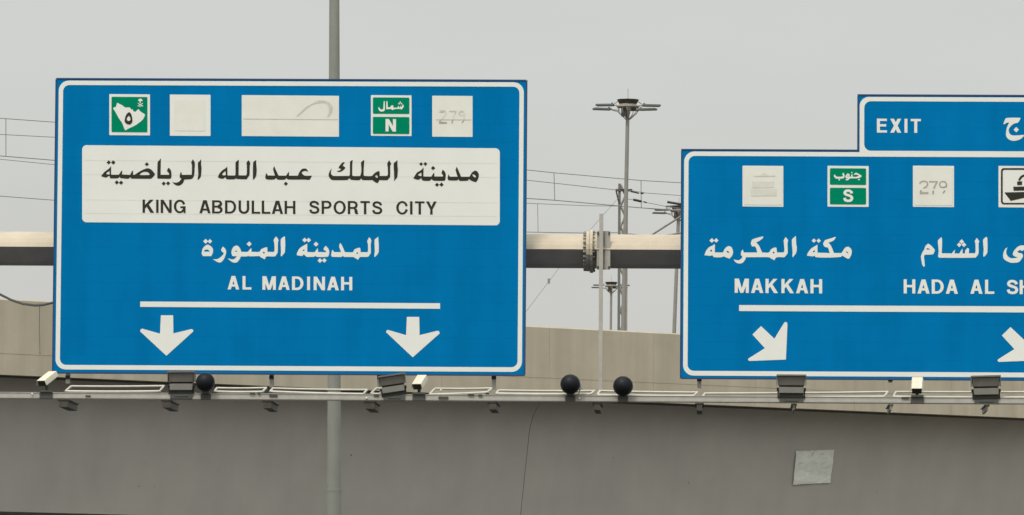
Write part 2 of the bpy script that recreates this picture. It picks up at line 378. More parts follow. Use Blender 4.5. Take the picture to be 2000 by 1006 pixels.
lip = ZB + 0.50
for a, b in zip(cuts, cuts[1:]):
    bm = NB()
    prism(bm, [(0.005, ZB - 0.02), (0.0052, lip - 0.008), (0.0, lip), (0, ZT - 0.03), (0.03, ZT), (0.27, ZT), (0.30, ZT - 0.03), (0.30, ZB + 0.11), (0.0615, ZB + 0.11), (0.0615, ZB - 0.02)], a + 0.003, b - 0.003)
    obj('parapet', bm, 'conc', bridge)
    if a == cuts[0] or True:
        bm = NB(); y0 = 2 * WEB_IN + 8.3
        box(bm, a + 0.006, b - 0.006, y0, y0 + 0.28, ZB + 0.101, ZT - 0.02); obj('parapet', bm, 'conc', bridge)
for xp in (-26.0, seam + 36, seam + 80):
    bm = NB(); tube(bm, [(xp, WEB_IN + 3.2, -0.2), (xp, WEB_IN + 3.2, ZBOT + 0.02)], 1.0, 28); obj('pier', bm, 'conc2', bridge)
def wpt(px, py, offs):                                               # a point on the girder's web, offs metres proud
    x, z = bplane(px, py, WEB_IN, LEAN, zi); return Vector((x, WEB_IN + LEAN * (zi - z) - offs, z))
for px, py, r in ((686, 889, .022), (271, 950, .018), (1345, 943, .018), (301, 951, .012), (1198, 895, .014), (1712, 960, .012)):
    c = wpt(px, py, .004); bm = NB(); tube(bm, [c + Vector((0, .02, 0)), c], r, 9); obj('tie_hole', bm, 'joint', bridge)
# paper notice stuck to the web
corn = [wpt(1547, 947, .015), wpt(1619.5, 943, .015), wpt(1628, 878.5, .015), wpt(1553.5, 881, .015)]
cw = bridge.matrix_world if False else Matrix.Translation((A0.x, A0.y, 0)) @ Matrix.Rotation(BTH, 4, 'Z')
base = (corn[0] + corn[1]) / 2
nt_o = thing('paper_notice', 'crumpled pale grey paper sheet stuck on the bridge girder under the right sign', 'notice', cw @ base, BTH)
bm = NB(); N = 14; rnd = random.Random(3); gv = []
for j in range(N + 1):
    row = []
    for i in range(N + 1):
        a, b = i / N, j / N
        p = corn[0] * (1 - a) * (1 - b) + corn[1] * a * (1 - b) + corn[2] * a * b + corn[3] * (1 - a) * b - base
        k = 0.010 * math.sin(a * 7 + b * 3) + 0.009 * math.sin(b * 11 + a * 2) + rnd.uniform(-.007, .007)
        p.y -= 0.02 + k; p.x += rnd.uniform(-.004, .004); p.z += rnd.uniform(-.005, .005)
        row.append(bm.verts.new(p))
    gv.append(row)
for j in range(N):
    for i in range(N): bm.faces.new((gv[j][i], gv[j][i + 1], gv[j + 1][i + 1], gv[j + 1][i]))
obj('paper_sheet', bm, 'paper', nt_o)
bm = NB()
def nq(a, b): return corn[0] * (1 - a) * (1 - b) + corn[1] * a * (1 - b) + corn[2] * a * b + corn[3] * (1 - a) * b - base - Vector((0, .052, 0))
for (a0, a1, b0, b1) in ((.40, .455, .86, .93), (.62, .72, .87, .885), (.885, .91, .89, .96), (.08, .2, .63, .65), (.45, .62, .615, .63), (.70, .73, .57, .62)):
    q = [nq(a0, b0), nq(a1 - .02, b0 + .005), nq(a1, b1), nq(a0 + .025, b1 - .004)]
    vv = [bm.verts.new(p) for p in q]; bm.faces.new(vv)
obj('faded_marks', bm, 'paperm', nt_o)

# ================================================================== GANTRY
GROT = -PSI
def gthing(name, label, cat, u, wv, v, group=None):
    o = thing(name, label, cat, gworld(u, wv, v), GROT, group); o['_b'] = (u, wv, v); return o
def loc(o):
    b = o['_b']; return lambda u, wv, v: Vector((u - b[0], -(wv - b[1]), v - b[2]))
W_BEAM = -0.85
bu, bv = G(1180, 491, W_BEAM)
uL, uR = G(-380, 500, W_BEAM)[0], G(2640, 500, W_BEAM)[0]
gan = gthing('overhead_gantry', 'cream steel gantry beam with bolted flange carrying both blue signs', 'gantry', uL, W_BEAM, 0)
L = loc(gan)
RB = 0.290
UPF = [(1.7, 0), (1.52, .27), (1.25, .52), (.90, .74), (.52, .90), (.16, 1.0)]; LOF = [(.16, -1.0), (.55, -.80), (1.15, -.38)]
prof = lambda r: [(-x * r, z * r) for x, z in UPF] + [(x * r, z * r) for x, z in UPF[::-1][:-1]] + [(x * r, z * r) for x, z in [(1.7, 0)] + LOF[::-1]] + [(-x * r, z * r) for x, z in LOF]
def gpr(bm, u0, u1, r, cw_=W_BEAM, cv=bv):
    prism(bm, [(-(cw_ - gan['_b'][1]) + y, cv + z) for y, z in prof(r)], u0 - uL, u1 - uL)
uf0, uf1, uf2, uf3 = (G(p, 491, W_BEAM)[0] for p in (1141, 1147, 1151.5, 1158))
for a, b in ((uL - 0.3, uf1), (uf2, uR + 0.3)):
    bm = NB(); gpr(bm, a, b, RB); bm.normal_update()
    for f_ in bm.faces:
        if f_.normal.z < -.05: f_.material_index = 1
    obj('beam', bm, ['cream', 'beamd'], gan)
for a, b, r in ((uf1 - .01, uf1 + .042, .345), (uf1 + .048, uf1 + .100, .372)):
    bm = NB(); n = 24
    A = []
    for uu in (a, b):
        A.append([bm.verts.new(L(uu, W_BEAM + r * 1.5 * math.cos(2 * math.pi * k / n), bv + r * math.sin(2 * math.pi * k / n))) for k in range(n)])
    for k in range(n): bm.faces.new((A[0][k], A[0][(k + 1) % n], A[1][(k + 1) % n], A[1][k]))
    bm.faces.new(A[0][::-1]); bm.faces.new(A[1]); bmesh.ops.recalc_face_normals(bm, faces=bm.faces[:]); bm.normal_update()
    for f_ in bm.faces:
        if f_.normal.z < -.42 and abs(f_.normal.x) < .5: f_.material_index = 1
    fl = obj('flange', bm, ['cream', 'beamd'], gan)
    if r < .36:
        for k in range(24):
            an = 2 * math.pi * (k + .5) / 24; bm = NB(); c = L(a, W_BEAM + .492 * math.cos(an), bv + .318 * math.sin(an))
            tube(bm, [c - Vector((.052, 0, 0)), c + Vector((0.002, 0, 0))], .024, 6); obj('bolt', bm, 'galvd', fl)
    else:
        for k in range(24):
            an = 2 * math.pi * (k + .5) / 24; bm = NB(); c = L(b, W_BEAM + .52 * math.cos(an), bv + .34 * math.sin(an))
            tube(bm, [c - Vector((.002, 0, 0)), c + Vector((.035, 0, 0))], .016, 6); obj('bolt', bm, 'galvd', fl)
# stiffener wedges each side of the flange
bm = NB(); box(bm, uf0 - uL - .0, uf1 - uL - .015, -.34, .34, bv - .05, bv - .02); obj('stiffener', bm, 'cream', gan)
for uc in (uL, uR):
    bm = NB(); p0 = L(uc, W_BEAM, 0); tube(bm, [p0 + Vector((0, 0, -.2)), p0 + Vector((0, 0, bv + .7))], .34, 20, rads=[.36, .28]); obj('column', bm, 'cream', gan)
    bm = NB(); box(bm, p0.x - .5, p0.x + .5, p0.y - .5, p0.y + .5, -.1, .06); obj('base_plate', bm, 'galv', gan)
# mounting posts behind the signs (only their feet show, and one bare post between the signs)
posts = [(138, 300, 749), (535, 300, 757), (745, 300, 757), (968, 300, 760), (1174.5, 418, 767), (1368, 330, 758), (1740, 330, 747), (2050, 330, 760)]
W_POST = -0.30
for px, y0, y1 in posts:
    u, v1 = G(px, y0, W_POST); v0 = G(px, y1, W_POST)[1]
    bm = NB(); wd = .066
    q = L(u, W_POST, 0)
    box(bm, q.x - wd / 2, q.x + wd / 2, q.y - .05, q.y - .042, v0, v1); box(bm, q.x - .006, q.x + .006, q.y - .0415, q.y + .06, v0, v1)
    box(bm, q.x - wd / 2, q.x + wd / 2, q.y + .0605, q.y + .068, v0, v1)
    obj('mounting_post', bm, 'rod' if px != 1174.5 else 'galv', gan)
    if px != 1174.5:
        vb = G(px, 736 if px < 1200 else 740, W_POST)[1]
        bm = NB(); box(bm, q.x - .04, q.x + .04, q.y - .062, q.y - .052, vb - .045, vb + .02); obj('clip', bm, 'steel_d', gan)
    # clamp plates that hold the post on the beam
    ua, ub = u - .075, u + .155
    vt, vb2 = G(px, 450.5 if px == 1174.5 else 452, W_POST)[1], G(px, 526, W_POST)[1]
    bm = NB(); box(bm, ua - uL, u - uL + .012, q.y + .07, q.y + .085, vb2, vt); box(bm, u - uL + .058, ub - uL, q.y + .07, q.y + .085, vb2, vt)
    box(bm, u - uL + .012, u - uL + .058, q.y + .10, q.y + .115, vb2, vt); box(bm, u - uL + .058, u - uL + .066, q.y + .0855, q.y + .115, vb2, vt)
    box(bm, ua - uL, ub - uL, q.y + .116, q.y + .20, bv - .1, bv + .1)
    obj('mounting_plate', bm, 'galv', gan)
    for du, vv in ((ua + .02, vt - .04), (ub - .02, vt - .04), (ua + .02, vb2 + .04), (ub - .02, vb2 + .04)):
        bm = NB(); box(bm, du - uL - .014, du - uL + .014, q.y + .045, q.y + .0695, vv - .02, vv + .02); obj('bolt', bm, 'steel_d', gan)

PX = 1 / 115.05
# ================================================================== LIGHTING WALKWAY (rail under the signs)
W_R = 1.25
ur0, vr_t = G(100, 767.5, W_R); vr_b = G(100, 777.5, W_R)[1]
wk = gthing('lighting_rail', 'long pale steel rail with folded handrails running under both signs', 'rail', ur0, W_R, vr_b)
L = loc(wk)
ua, ub = G(-200, 770, W_R)[0], G(2600, 785, W_R)[0]
vt, vb = (vr_t + G(1860, 777, W_R)[1]) / 2, (vr_b + G(1860, 787.5, W_R)[1]) / 2
def gb(bm, u0, u1, w0, w1, v0, v1):
    a, b = L(u0, w0, v0), L(u1, w1, v1); box(bm, min(a.x, b.x), max(a.x, b.x), min(a.y, b.y), max(a.y, b.y), v0 - wk['_b'][2], v1 - wk['_b'][2])
bm = NB()
gb(bm, ua, ub, W_R - .05, W_R, vb + .028, vt); gb(bm, ua, ub, W_R - .07, W_R + .012, vb, vb + .0275); gb(bm, ua, ub, W_R - .07, W_R + .010, vt + .0005, vt + .012)
obj('channel', bm, 'galv', wk)
bm = NB(); gb(bm, ua, ub, W_R - .068, W_R + .004, vb - .016, vb - .0005); obj('shaded_lower_flange', bm, 'galvd', wk)  # lower flange in darker metal, the rail's lower shadow put into its colour
bm = NB(); gb(bm, ua, ub, -.15, -.08, vb + .075, vt + .05); obj('rear_channel', bm, 'galvd', wk)
for px, wd in ((124, .15), (325, .13), (522, .13), (722, .15), (962, .12), (1166, .10), (1366, .09), (1551, .035), (1740, .03), (1928, .03), (2150, .07)):
    u = G(px, 780, W_R)[0]; bm = NB()
    h = .125 if px < 1500 else .10
    gb(bm, u - wd / 2, u + wd / 2, -.30, W_R - .02, vb - .022 - h, vb - .0225); gb(bm, u - wd / 2 - .03, u + wd / 2 + .03, -.30, W_R - .01, vb - .040, vb - .0222)
    obj('bracket', bm, 'steel_d' if px < 1500 else 'galvd', wk)
frames = [(127, 322, 754.5, 754, 764, 764), (418, 522, 758, 757.5, 764.5, 765), (527, 719, 758.5, 761.5, 764.5, 769.5), (724, 752, 758, 758.5, 768, 769),
          (838, 962, 759, 758.5, 770, 766), (968, 1163, 762.5, 763.5, 768.5, 769.5), (1166, 1364, 763.5, 766.5, 771, 773), (1371, 1736, 768.5, 765.5, 775, 774.5), (1744, 2140, 765.5, 765, 774.5, 776)]
for i, (xa_, xb_, ya, yb_, yc, yd) in enumerate(frames):
    bm = NB(); W1, W2 = .80, 1.16
    P = lambda x, y, ww: L(G(x, y, ww)[0], ww, G(x, y, ww)[1])
    dl, dr = (12, 7) if i in (0, 3, 4) else (6, 6)
    tl, tr, br, bl = P(xa_ + dl, ya, W1), P(xb_ - 2, yb_, W1), P(xb_ - dr - 3, yd, W2), P(xa_ + 1, yc, W2)
    mid = lambda a, b, s: a + (b - a) * s + Vector((0, 0, -.006 * math.sin(math.pi * s)))
    for a, b in ((tl, tr), (bl, br)): tube(bm, [mid(a, b, k / 8) for k in range(9)], .0180, 8)
    for a, b in ((tl, bl), (tr, br)): tube(bm, [a, b], .020, 8)
    obj('handrail', bm, 'rod', wk)
    for q in (bl, br):
        bm = NB(); box(bm, q.x - .03, q.x + .03, q.y - .03, q.y + .03, q.z - .045, q.z - .016); obj('hinge', bm, 'floodb', wk)
# little clips, splice plates and shiny bolts on the rail
for px, py, wp, hp in ((493, 768, 9, 3), (506, 768, 5, 4), (534, 772.5, 16, 5), (866, 777, 19, 5), (172, 773.5, 10, 2.5), (1768, 777, 14, 3), (735, 772, 10, 4), (938, 772, 8, 3), (920, 771, 12, 2.5)):
    u, v = G(px, py, W_R + .02); bm = NB(); gb(bm, u - wp * PX / 2, u + wp * PX / 2, W_R + .0125, W_R + .03, v - hp * PX / 2, v + hp * PX / 2); obj('clip', bm, 'steel_d', wk)
for px, py in ((63, 769.5), (716, 777.5), (1131.5, 778), (861, 762)):
    u, v = G(px, py, W_R + .03); q = L(u, W_R + .03, v); bm = NB(); bmesh.ops.create_uvsphere(bm, u_segments=10, v_segments=8, radius=.017, matrix=Matrix.Translation(q)); obj('bolt', bm, 'white', wk, True)

# ================================================================== SIGNS
def sign_tools(o):
    b = o['_b']
    def place(wv): 
        return lambda x, y: (lambda g: Vector((g[0] - b[0], -(wv - b[1]), g[1] - b[2])))(G(x, y, 0))
    def local(wv): return lambda x, z: Vector((x, -(wv - b[1]), z))
    def art(name, shapes, m, wv, parent=o):
        bm = NB()
        for P, N in shapes: sheet(bm, P, N, place(wv))
        return obj(name, bm, m, parent)
    def txt(word, x0, x1, yt, yb, s, m, wv, parent=o, name='lettering'): return art(name, word_shapes(word, x0, x1, yt, yb, s), m, wv, parent)
    def prect(x0, x1, y0, y1, r=0.1):                                # pixel rectangle that follows the sign's own level
        k = 0.0075; q = [(x, -y) for x, y in rrect(x0, x1, -y1, -y0, r)] if r else [(x0, y0), (x1, y0), (x1, y1), (x0, y1)]
        return [(x, -(-y) + k * (x - x0)) for x, y in q]
    return art, txt, prect, local
def panel(o, outline, t=0.075):
    """aluminium panel cut to outline (list of local (x, z)), with front at local y=0"""
    bm = NB(); n = len(outline)
    A = [bm.verts.new((x, 0, z)) for x, z in outline]; B = [bm.verts.new((x, t, z)) for x, z in outline]
    f = bm.faces.new(A); g = bm.faces.new(B[::-1])
    for k in range(n): bm.faces.new((A[k], B[k], B[(k + 1) % n], A[(k + 1) % n]))
    bmesh.ops.recalc_face_normals(bm, faces=bm.faces[:])
    return obj('panel', bm, 'blue', o)
def edge_trim(o, outline, wd=.022, y0=-.010, y1=.085, sk=()):
    bm = NB(); n = len(outline)
    for k in range(n):
        if k in sk: continue
        a, b = Vector(outline[k]), Vector(outline[(k + 1) % n]); t = (b - a).normalized(); nn = Vector((t.y, -t.x))
        q = [a, b, b - nn * wd, a - nn * wd] if False else [a + t * .0, b, b + nn * wd + t * wd, a + nn * wd - t * 0]
        F = [bm.verts.new((p.x, y0, p.y)) for p in q]; Bk = [bm.verts.new((p.x, y1, p.y)) for p in q]
        bm.faces.new(F); bm.faces.new(Bk[::-1])
        for i in range(4): bm.faces.new((F[i], Bk[i], Bk[(i + 1) % 4], F[(i + 1) % 4]))
    bmesh.ops.recalc_face_normals(bm, faces=bm.faces[:])
    return obj('edge_trim', bm, 'trim', o)
T1, T2, T3, T4 = .004, .008, .012, .016

# ---------------- left sign
c = [G(110, 154), G(1027, 159), G(1024, 733.5), G(105, 725)]
l, r_, t_, b_ = (c[0][0] + c[3][0]) / 2, (c[1][0] + c[2][0]) / 2, (c[0][1] + c[1][1]) / 2, (c[2][1] + c[3][1]) / 2
S1 = gthing('direction_sign', 'complete blue road sign with white KING ABDULLAH SPORTS CITY plate and two down arrows', 'road sign', (l + r_) / 2, 0, b_)
art, txt, prect, local = sign_tools(S1)
hw, H = (r_ - l) / 2, t_ - b_
ol = [(-hw, 0), (hw, 0), (hw, H), (-hw, H)]
panel(S1, ol); edge_trim(S1, ol)
PX = 1 / 115.05
bm = NB(); m0, m1 = 4.2 * PX, 12.8 * PX
sheet(bm, [rrect(-hw + m0, hw - m0, 5.2 * PX, H - 2.6 * PX, 20 * PX)], [rrect(-hw + m1, hw - m1, 14.2 * PX, H - 11.4 * PX, 12.5 * PX)], local(T1)); obj('border', bm, 'white', S1)
for k in range(7):                                                    # aluminium backing rails
    bm = NB(); z = H * (k + .5) / 7; box(bm, -hw + .05, hw - .05, .0755, .12, z - .03, z + .03); obj('backing_rail', bm, 'back', S1)
# route shield with map
sh = art('route_badge', [([prect(213.5, 293.0, 183.8, 264.0, 1.0)], [])], 'white', T1)
art('badge_field', [([prect(217.9, 288.0, 189.0, 258.0, 2.0)], [])], 'green', T2, sh)
mp_ = [(240, 260), (350, 315), (400, 355), (480, 350), (520, 395), (545, 385), (560, 425), (600, 440), (640, 400), (665, 385), (690, 425), (790, 490), (760, 570), (690, 640), (590, 710), (500, 750), (400, 805), (370, 740), (340, 660), (270, 560), (200, 430), (160, 375), (180, 350), (215, 345)]
art('country_map', traced((205, 175), 10.06, [mp_], n=2), 'white', T3, sh)
art('numeral', traced((205, 175), 10.06, [[(480, 440), (520, 490), (540, 580), (535, 650), (490, 688), (430, 675), (390, 630), (395, 560), (430, 480)]],
    [[(473, 515), (500, 560), (500, 603), (470, 618), (432, 603), (432, 570), (448, 538)]]), 'black', T4, sh)
em = [[(650, 218), (668, 190), (698, 180), (730, 194), (742, 222), (718, 228), (705, 236), (703, 272), (685, 272), (684, 238), (668, 228)],
      [(640, 333), (648, 318), (700, 290), (742, 262), (748, 272), (706, 304), (672, 322)], [(755, 333), (748, 318), (694, 290), (650, 262), (644, 272), (690, 304), (722, 322)], [(672, 338), (720, 338), (720, 328), (672, 328)]]
art('palm_emblem', traced((205, 175), 10.06, em, n=2), 'white', T3, sh)
# blank cover patches
cp = art('cover_patch', [([prect(331.8, 411.2, 184.6, 265.2, 1.0)], [])], 'white', T1)
art('inner_sheet', [([prect(341, 400.5, 195, 255.5, 1.0)], [])], 'cover', T2, cp)
cp2 = art('cover_patch', [([prect(472.2, 662, 185.8, 265.8, 1.0)], [])], 'cover', T1)
arc = [(1190, 580), (1250, 525), (1310, 465), (1400, 415), (1460, 380), (1520, 372), (1580, 382), (1630, 410), (1662, 460), (1655, 520), (1620, 575), (1590, 600), (1610, 555), (1620, 500), (1612, 460), (1590, 418), (1540, 405), (1470, 412), (1400, 430), (1330, 475), (1270, 530), (1215, 575)]
art('scuff_mark', traced((400, 140), 6.667, [arc]), 'ghost2', T2, cp2)
art('sheet_joint', [([prect(475.5, 660, 231.6, 232.7, 0)], [])], 'ghost2', T2, cp2)
# north badge
nb = art('north_badge', [([prect(724.5, 803.8, 185.8, 265.2, 1.2)], [])], 'white', T1)
art('badge_field', [([prect(728.3, 799.6, 190.2, 222.2, 2.2)], []), ([prect(728.3, 799.6, 228.2, 261.4, 2.2)], [])], 'green', T2, nb)
art('lettering', traced((720, 180), 11.178, [
    [(330, 200), (352, 195), (356, 388), (322, 422), (262, 424), (220, 384), (212, 330), (228, 330), (250, 365), (290, 382), (318, 365)],
    [(386, 210), (412, 195), (418, 330), (468, 335), (490, 300), (530, 285), (546, 338), (590, 340), (630, 340), (645, 305), (662, 305), (664, 335), (690, 335), (692, 300), (708, 300), (712, 330), (738, 300), (734, 270), (752, 272), (768, 302), (752, 345), (720, 382), (690, 368), (560, 374), (520, 398), (490, 372), (400, 376), (384, 360)]],
    [], [(690, 222, 20), (665, 254, 20), (716, 254, 20)]), 'white', T3, nb)
txt('N', 753.1, 774.1, 232.6, 257.0, 23, 'white', T3, nb)
# ghost number patch
gp = art('cover_patch', [([prect(844.2, 923, 187.0, 267.0, 1.0)], [])], 'cover', T1)
f = lambda pts: [(835 + x / 10.06, 175 + y / 10.06) for x, y in pts]
art('ghost_number', [([f(rline([(235, 445), (262, 418), (310, 412), (350, 425), (362, 465), (340, 510), (250, 620)], 26)), f(rline([(560, 420), (530, 480), (505, 540), (488, 610)], 26)), f(ell(668, 465, 60, 58)), f(rline([(728, 470), (722, 530), (700, 610)], 24))], [f(ell(668, 465, 36, 34))])], 'faint', T2 - .001, gp)
art('ghost_number', [([f([(235, 415), (350, 412), (352, 440), (238, 452)]), f([(430, 415), (568, 415), (568, 438), (430, 440)]), f([(545, 438), (568, 438), (545, 480), (530, 478)]), f([(620, 428), (705, 425), (705, 440), (645, 445), (625, 505), (608, 503)])], [])], 'ghost2', T2, gp)
art('ghost_number', [([f([(240, 603), (262, 603), (258, 632), (384, 640), (384, 668), (225, 668), (222, 640)]), f([(478, 600), (500, 600), (496, 668), (468, 666)]), f([(708, 605), (724, 610), (690, 655), (665, 655)]), f([(165, 588), (855, 592), (855, 600), (165, 598)])], [])], 'ghost', T2, gp)
# destination plate
dp = art('destination_plate', [([prect(160.5, 976.2, 283.6, 434.2, 8.5)], [])], 'white', T1)
for yy in (313, 340.5, 390, 416.5): art('sheet_joint', [([prect(164, 972, yy, yy + .5, 0)], [])], 'seam', T1 + .002, dp)
D = lambda *a, **k: art('lettering', traced(*a, **k), 'black', T2, dp)
s1 = 13.417
bm = NB()
w1 = traced((190, 300), s1, [[(362, 325), (362, 545), (380, 552), (560, 552), (590, 520), (620, 470), (655, 440), (648, 548), (860, 557), (880, 520), (905, 470), (938, 445), (938, 555), (985, 550), (1110, 470), (1230, 410), (1330, 385), (1400, 410), (1480, 490), (1515, 545), (1470, 605), (1410, 655), (1380, 660), (900, 655), (868, 618), (830, 650), (800, 660), (610, 640), (582, 605), (555, 640), (520, 650), (345, 650), (318, 590), (290, 590), (250, 625), (180, 620), (100, 590), (190, 480), (300, 400)]],
     [[(320, 455), (325, 545), (265, 545), (230, 525), (270, 485)], [(1110, 550), (1150, 510), (1220, 480), (1300, 480), (1350, 505), (1375, 555), (1340, 565), (1130, 565)]],
     [(300, 232, 55), (420, 232, 58), (1300, 280, 55), (512, 758, 56), (625, 762, 56)])
w1 += traced((290, 300), s1, [[(325, 120), (322, 300), (318, 555), (540, 557), (540, 520), (495, 470), (488, 440), (520, 370), (570, 410), (600, 480), (602, 600), (590, 640), (560, 660), (260, 655), (230, 640), (232, 560), (240, 230), (280, 180)],
     [(860, 480), (880, 557), (1130, 557), (1138, 480), (1138, 290), (1122, 250), (1130, 210), (1165, 150), (1215, 240), (1210, 400), (1200, 550), (1180, 610), (1130, 665), (940, 680), (905, 770), (830, 830), (760, 840), (680, 805), (620, 740), (690, 762), (760, 755), (820, 720), (865, 660), (820, 620), (822, 570), (840, 500)],
     [(1380, 145), (1380, 290), (1392, 390), (1380, 560), (1365, 620), (1300, 690), (1285, 665), (1305, 560), (1295, 245), (1340, 200)]], [], [(400, 785, 55), (515, 780, 55)])
art('lettering', w1, 'black', T2, dp)
D((415, 300), s1, [[(390, 340), (393, 560), (400, 575), (590, 575), (605, 540), (605, 240), (640, 195), (690, 160), (685, 540), (690, 572), (880, 572), (900, 530), (900, 300), (890, 250), (940, 170), (990, 245), (978, 330), (970, 560), (940, 610), (890, 675), (860, 675), (640, 665), (615, 640), (595, 665), (565, 675), (385, 675), (360, 655), (335, 615), (290, 655), (210, 655), (140, 620), (185, 520), (270, 430), (330, 395)],
   [(1145, 165), (1150, 300), (1160, 440), (1145, 580), (1115, 640), (1065, 695), (1060, 640), (1065, 250), (1090, 205)]], [[(345, 455), (350, 565), (290, 570), (250, 550), (285, 500)]])
D((505, 300), s1, [[(210, 505), (240, 575), (430, 577), (390, 450), (385, 390), (412, 325), (440, 400), (525, 577), (720, 580), (760, 520), (800, 470), (800, 580), (1030, 580), (1070, 490), (1110, 430), (1160, 395), (1240, 395), (1275, 425), (1305, 475), (1240, 455), (1180, 460), (1135, 490), (1140, 525), (1210, 578), (1400, 580), (1370, 640), (1335, 685), (1270, 685), (1160, 680), (780, 680), (728, 640), (690, 680), (520, 685), (480, 665), (455, 635), (420, 675), (300, 685), (215, 675), (180, 645), (180, 590)]], [], [(715, 790, 55)])
D((635, 300), 13.333, [[(170, 385), (150, 500), (170, 550), (220, 582), (630, 582), (645, 540), (650, 215), (690, 180), (720, 165), (708, 300), (708, 560), (735, 585), (910, 585), (930, 540), (945, 400), (935, 240), (985, 185), (1020, 165), (1005, 420), (1005, 560), (1030, 582), (1210, 585), (1260, 540), (1330, 480), (1400, 455), (1420, 480), (1420, 582), (1610, 582), (1635, 540), (1630, 350), (1618, 260), (1665, 175), (1720, 265), (1695, 320), (1695, 590), (1670, 640), (1620, 690), (1590, 695), (1415, 690), (1375, 770), (1330, 760), (1250, 705), (1220, 680), (1200, 690), (980, 690), (935, 645), (900, 690), (690, 685), (630, 640), (590, 680), (540, 690), (200, 690), (140, 660), (100, 600), (92, 550), (110, 480)],
   [(515, 235), (470, 290), (465, 320), (525, 360), (515, 395), (440, 455), (400, 475), (340, 475), (305, 460), (400, 430), (415, 405), (350, 375), (370, 330), (420, 265), (470, 225)],
   [(1885, 170), (1885, 290), (1895, 420), (1885, 560), (1870, 630), (1790, 715), (1800, 640), (1785, 265), (1830, 215)]], [[(1335, 555), (1372, 590), (1367, 632), (1330, 622), (1298, 595)]])
D((800, 300), 13.333, [[(365, 355), (358, 590), (385, 597), (565, 600), (590, 560), (640, 490), (648, 597), (860, 598), (870, 560), (835, 520), (835, 490), (860, 420), (910, 460), (940, 530), (940, 620), (930, 680), (900, 710), (650, 708), (600, 690), (575, 662), (545, 690), (520, 710), (370, 708), (330, 690), (300, 635), (250, 675), (190, 680), (100, 645), (140, 570), (200, 490), (300, 430)],
   [(1015, 540), (1050, 602), (1250, 602), (1210, 480), (1198, 430), (1228, 340), (1270, 430), (1340, 602), (1560, 605), (1620, 500), (1700, 440), (1760, 465), (1800, 530), (1800, 600), (1780, 670), (1730, 745), (1680, 735), (1580, 690), (1545, 660), (1515, 705), (1320, 712), (1290, 695), (1265, 665), (1240, 700), (1060, 700), (1010, 690), (990, 650), (1000, 590)]],
   [[(310, 495), (310, 585), (260, 580), (215, 560), (260, 520)], [(1630, 545), (1690, 550), (1730, 600), (1715, 625), (1660, 595)]], [(300, 272, 50), (410, 270, 52), (612, 378, 56), (715, 812, 54), (830, 808, 57)])
for wrd, a, b, yt, yb in (('KING', 278.5, 362.5, 389.9, 415.6), ('ABDULLAH', 389.4, 577, 391, 416.6), ('SPORTS', 603.6, 747, 392, 417.6), ('CITY', 774, 853, 393, 418.6)):
    txt(wrd, a, b, yt, yb, 17.5, 'black', T2, dp)
Wt = lambda *a, **k: art('lettering', traced(*a, **k), 'white', T1)
Wt((385, 450), 11.111, [[(230, 310), (300, 345), (345, 410), (340, 490), (305, 560), (130, 560), (100, 505), (120, 400), (170, 340)],
   [(560, 350), (610, 400), (632, 460), (610, 560), (570, 640), (520, 690), (480, 700), (420, 675), (340, 625), (430, 625), (500, 590), (570, 520), (580, 500), (525, 440), (525, 410)],
   [(860, 330), (910, 360), (945, 420), (955, 465), (1100, 465), (1140, 415), (1178, 385), (1180, 465), (1350, 465), (1390, 410), (1470, 375), (1515, 365), (1525, 390), (1525, 467), (1660, 467), (1680, 440), (1675, 270), (1660, 210), (1715, 130), (1765, 205), (1755, 260), (1748, 480), (1725, 520), (1690, 565), (1520, 565), (1500, 570), (1465, 630), (1380, 585), (1355, 560), (1130, 565), (1108, 548), (1085, 565), (950, 568), (915, 640), (860, 695), (800, 700), (740, 675), (660, 605), (760, 630), (810, 620), (865, 565), (770, 560), (745, 500), (755, 420), (800, 350)],
   [(1905, 130), (1912, 300), (1905, 470), (1880, 510), (1830, 570), (1815, 540), (1820, 460), (1815, 200), (1860, 150)]],
   [[(150, 462), (160, 428), (210, 415), (250, 430), (278, 465), (240, 462)], [(820, 462), (850, 433), (878, 462)], [(1428, 468), (1468, 470), (1466, 502), (1430, 500)]], [(185, 238, 54), (278, 238, 50), (1130, 295, 56)])
Wt((570, 450), 11.111, [[(335, 290), (335, 470), (495, 472), (525, 430), (562, 385), (572, 472), (735, 474), (745, 455), (690, 420), (695, 390), (730, 335), (780, 380), (812, 450), (805, 530), (770, 575), (540, 575), (505, 550), (480, 574), (330, 575), (290, 550), (262, 520), (220, 555), (110, 540), (110, 500), (170, 390), (260, 330)],
   [(885, 420), (915, 472), (1070, 472), (1035, 380), (1030, 330), (1052, 270), (1100, 350), (1150, 472), (1320, 474), (1360, 415), (1440, 380), (1475, 378), (1490, 400), (1490, 474), (1640, 474), (1655, 440), (1650, 290), (1635, 235), (1680, 145), (1725, 215), (1712, 300), (1715, 490), (1690, 530), (1650, 575), (1480, 580), (1440, 640), (1370, 600), (1330, 578), (1140, 578), (1105, 550), (1080, 578), (870, 575), (855, 530), (870, 450)],
   [(1875, 140), (1885, 300), (1885, 460), (1860, 520), (1800, 580), (1788, 560), (1800, 450), (1795, 205), (1830, 175)]],
   [[(228, 448), (265, 408), (277, 448)], [(1415, 472), (1442, 490), (1420, 517), (1396, 495)]], [(278, 210, 52), (365, 212, 52), (525, 300, 54), (610, 655, 52), (705, 652, 52)])
txt('AL', 444.6, 491, 539.0, 565.4, 20.5, 'white', T1); txt('MADINAH', 512.6, 688, 539.6, 566, 20.5, 'white', T1)
art('underline', [([[(260 + x / 3.226, 570 + y / 3.226) for x, y in ((45, 61), (1934, 72), (1934, 107), (45, 95))]], [])], 'white', T1)
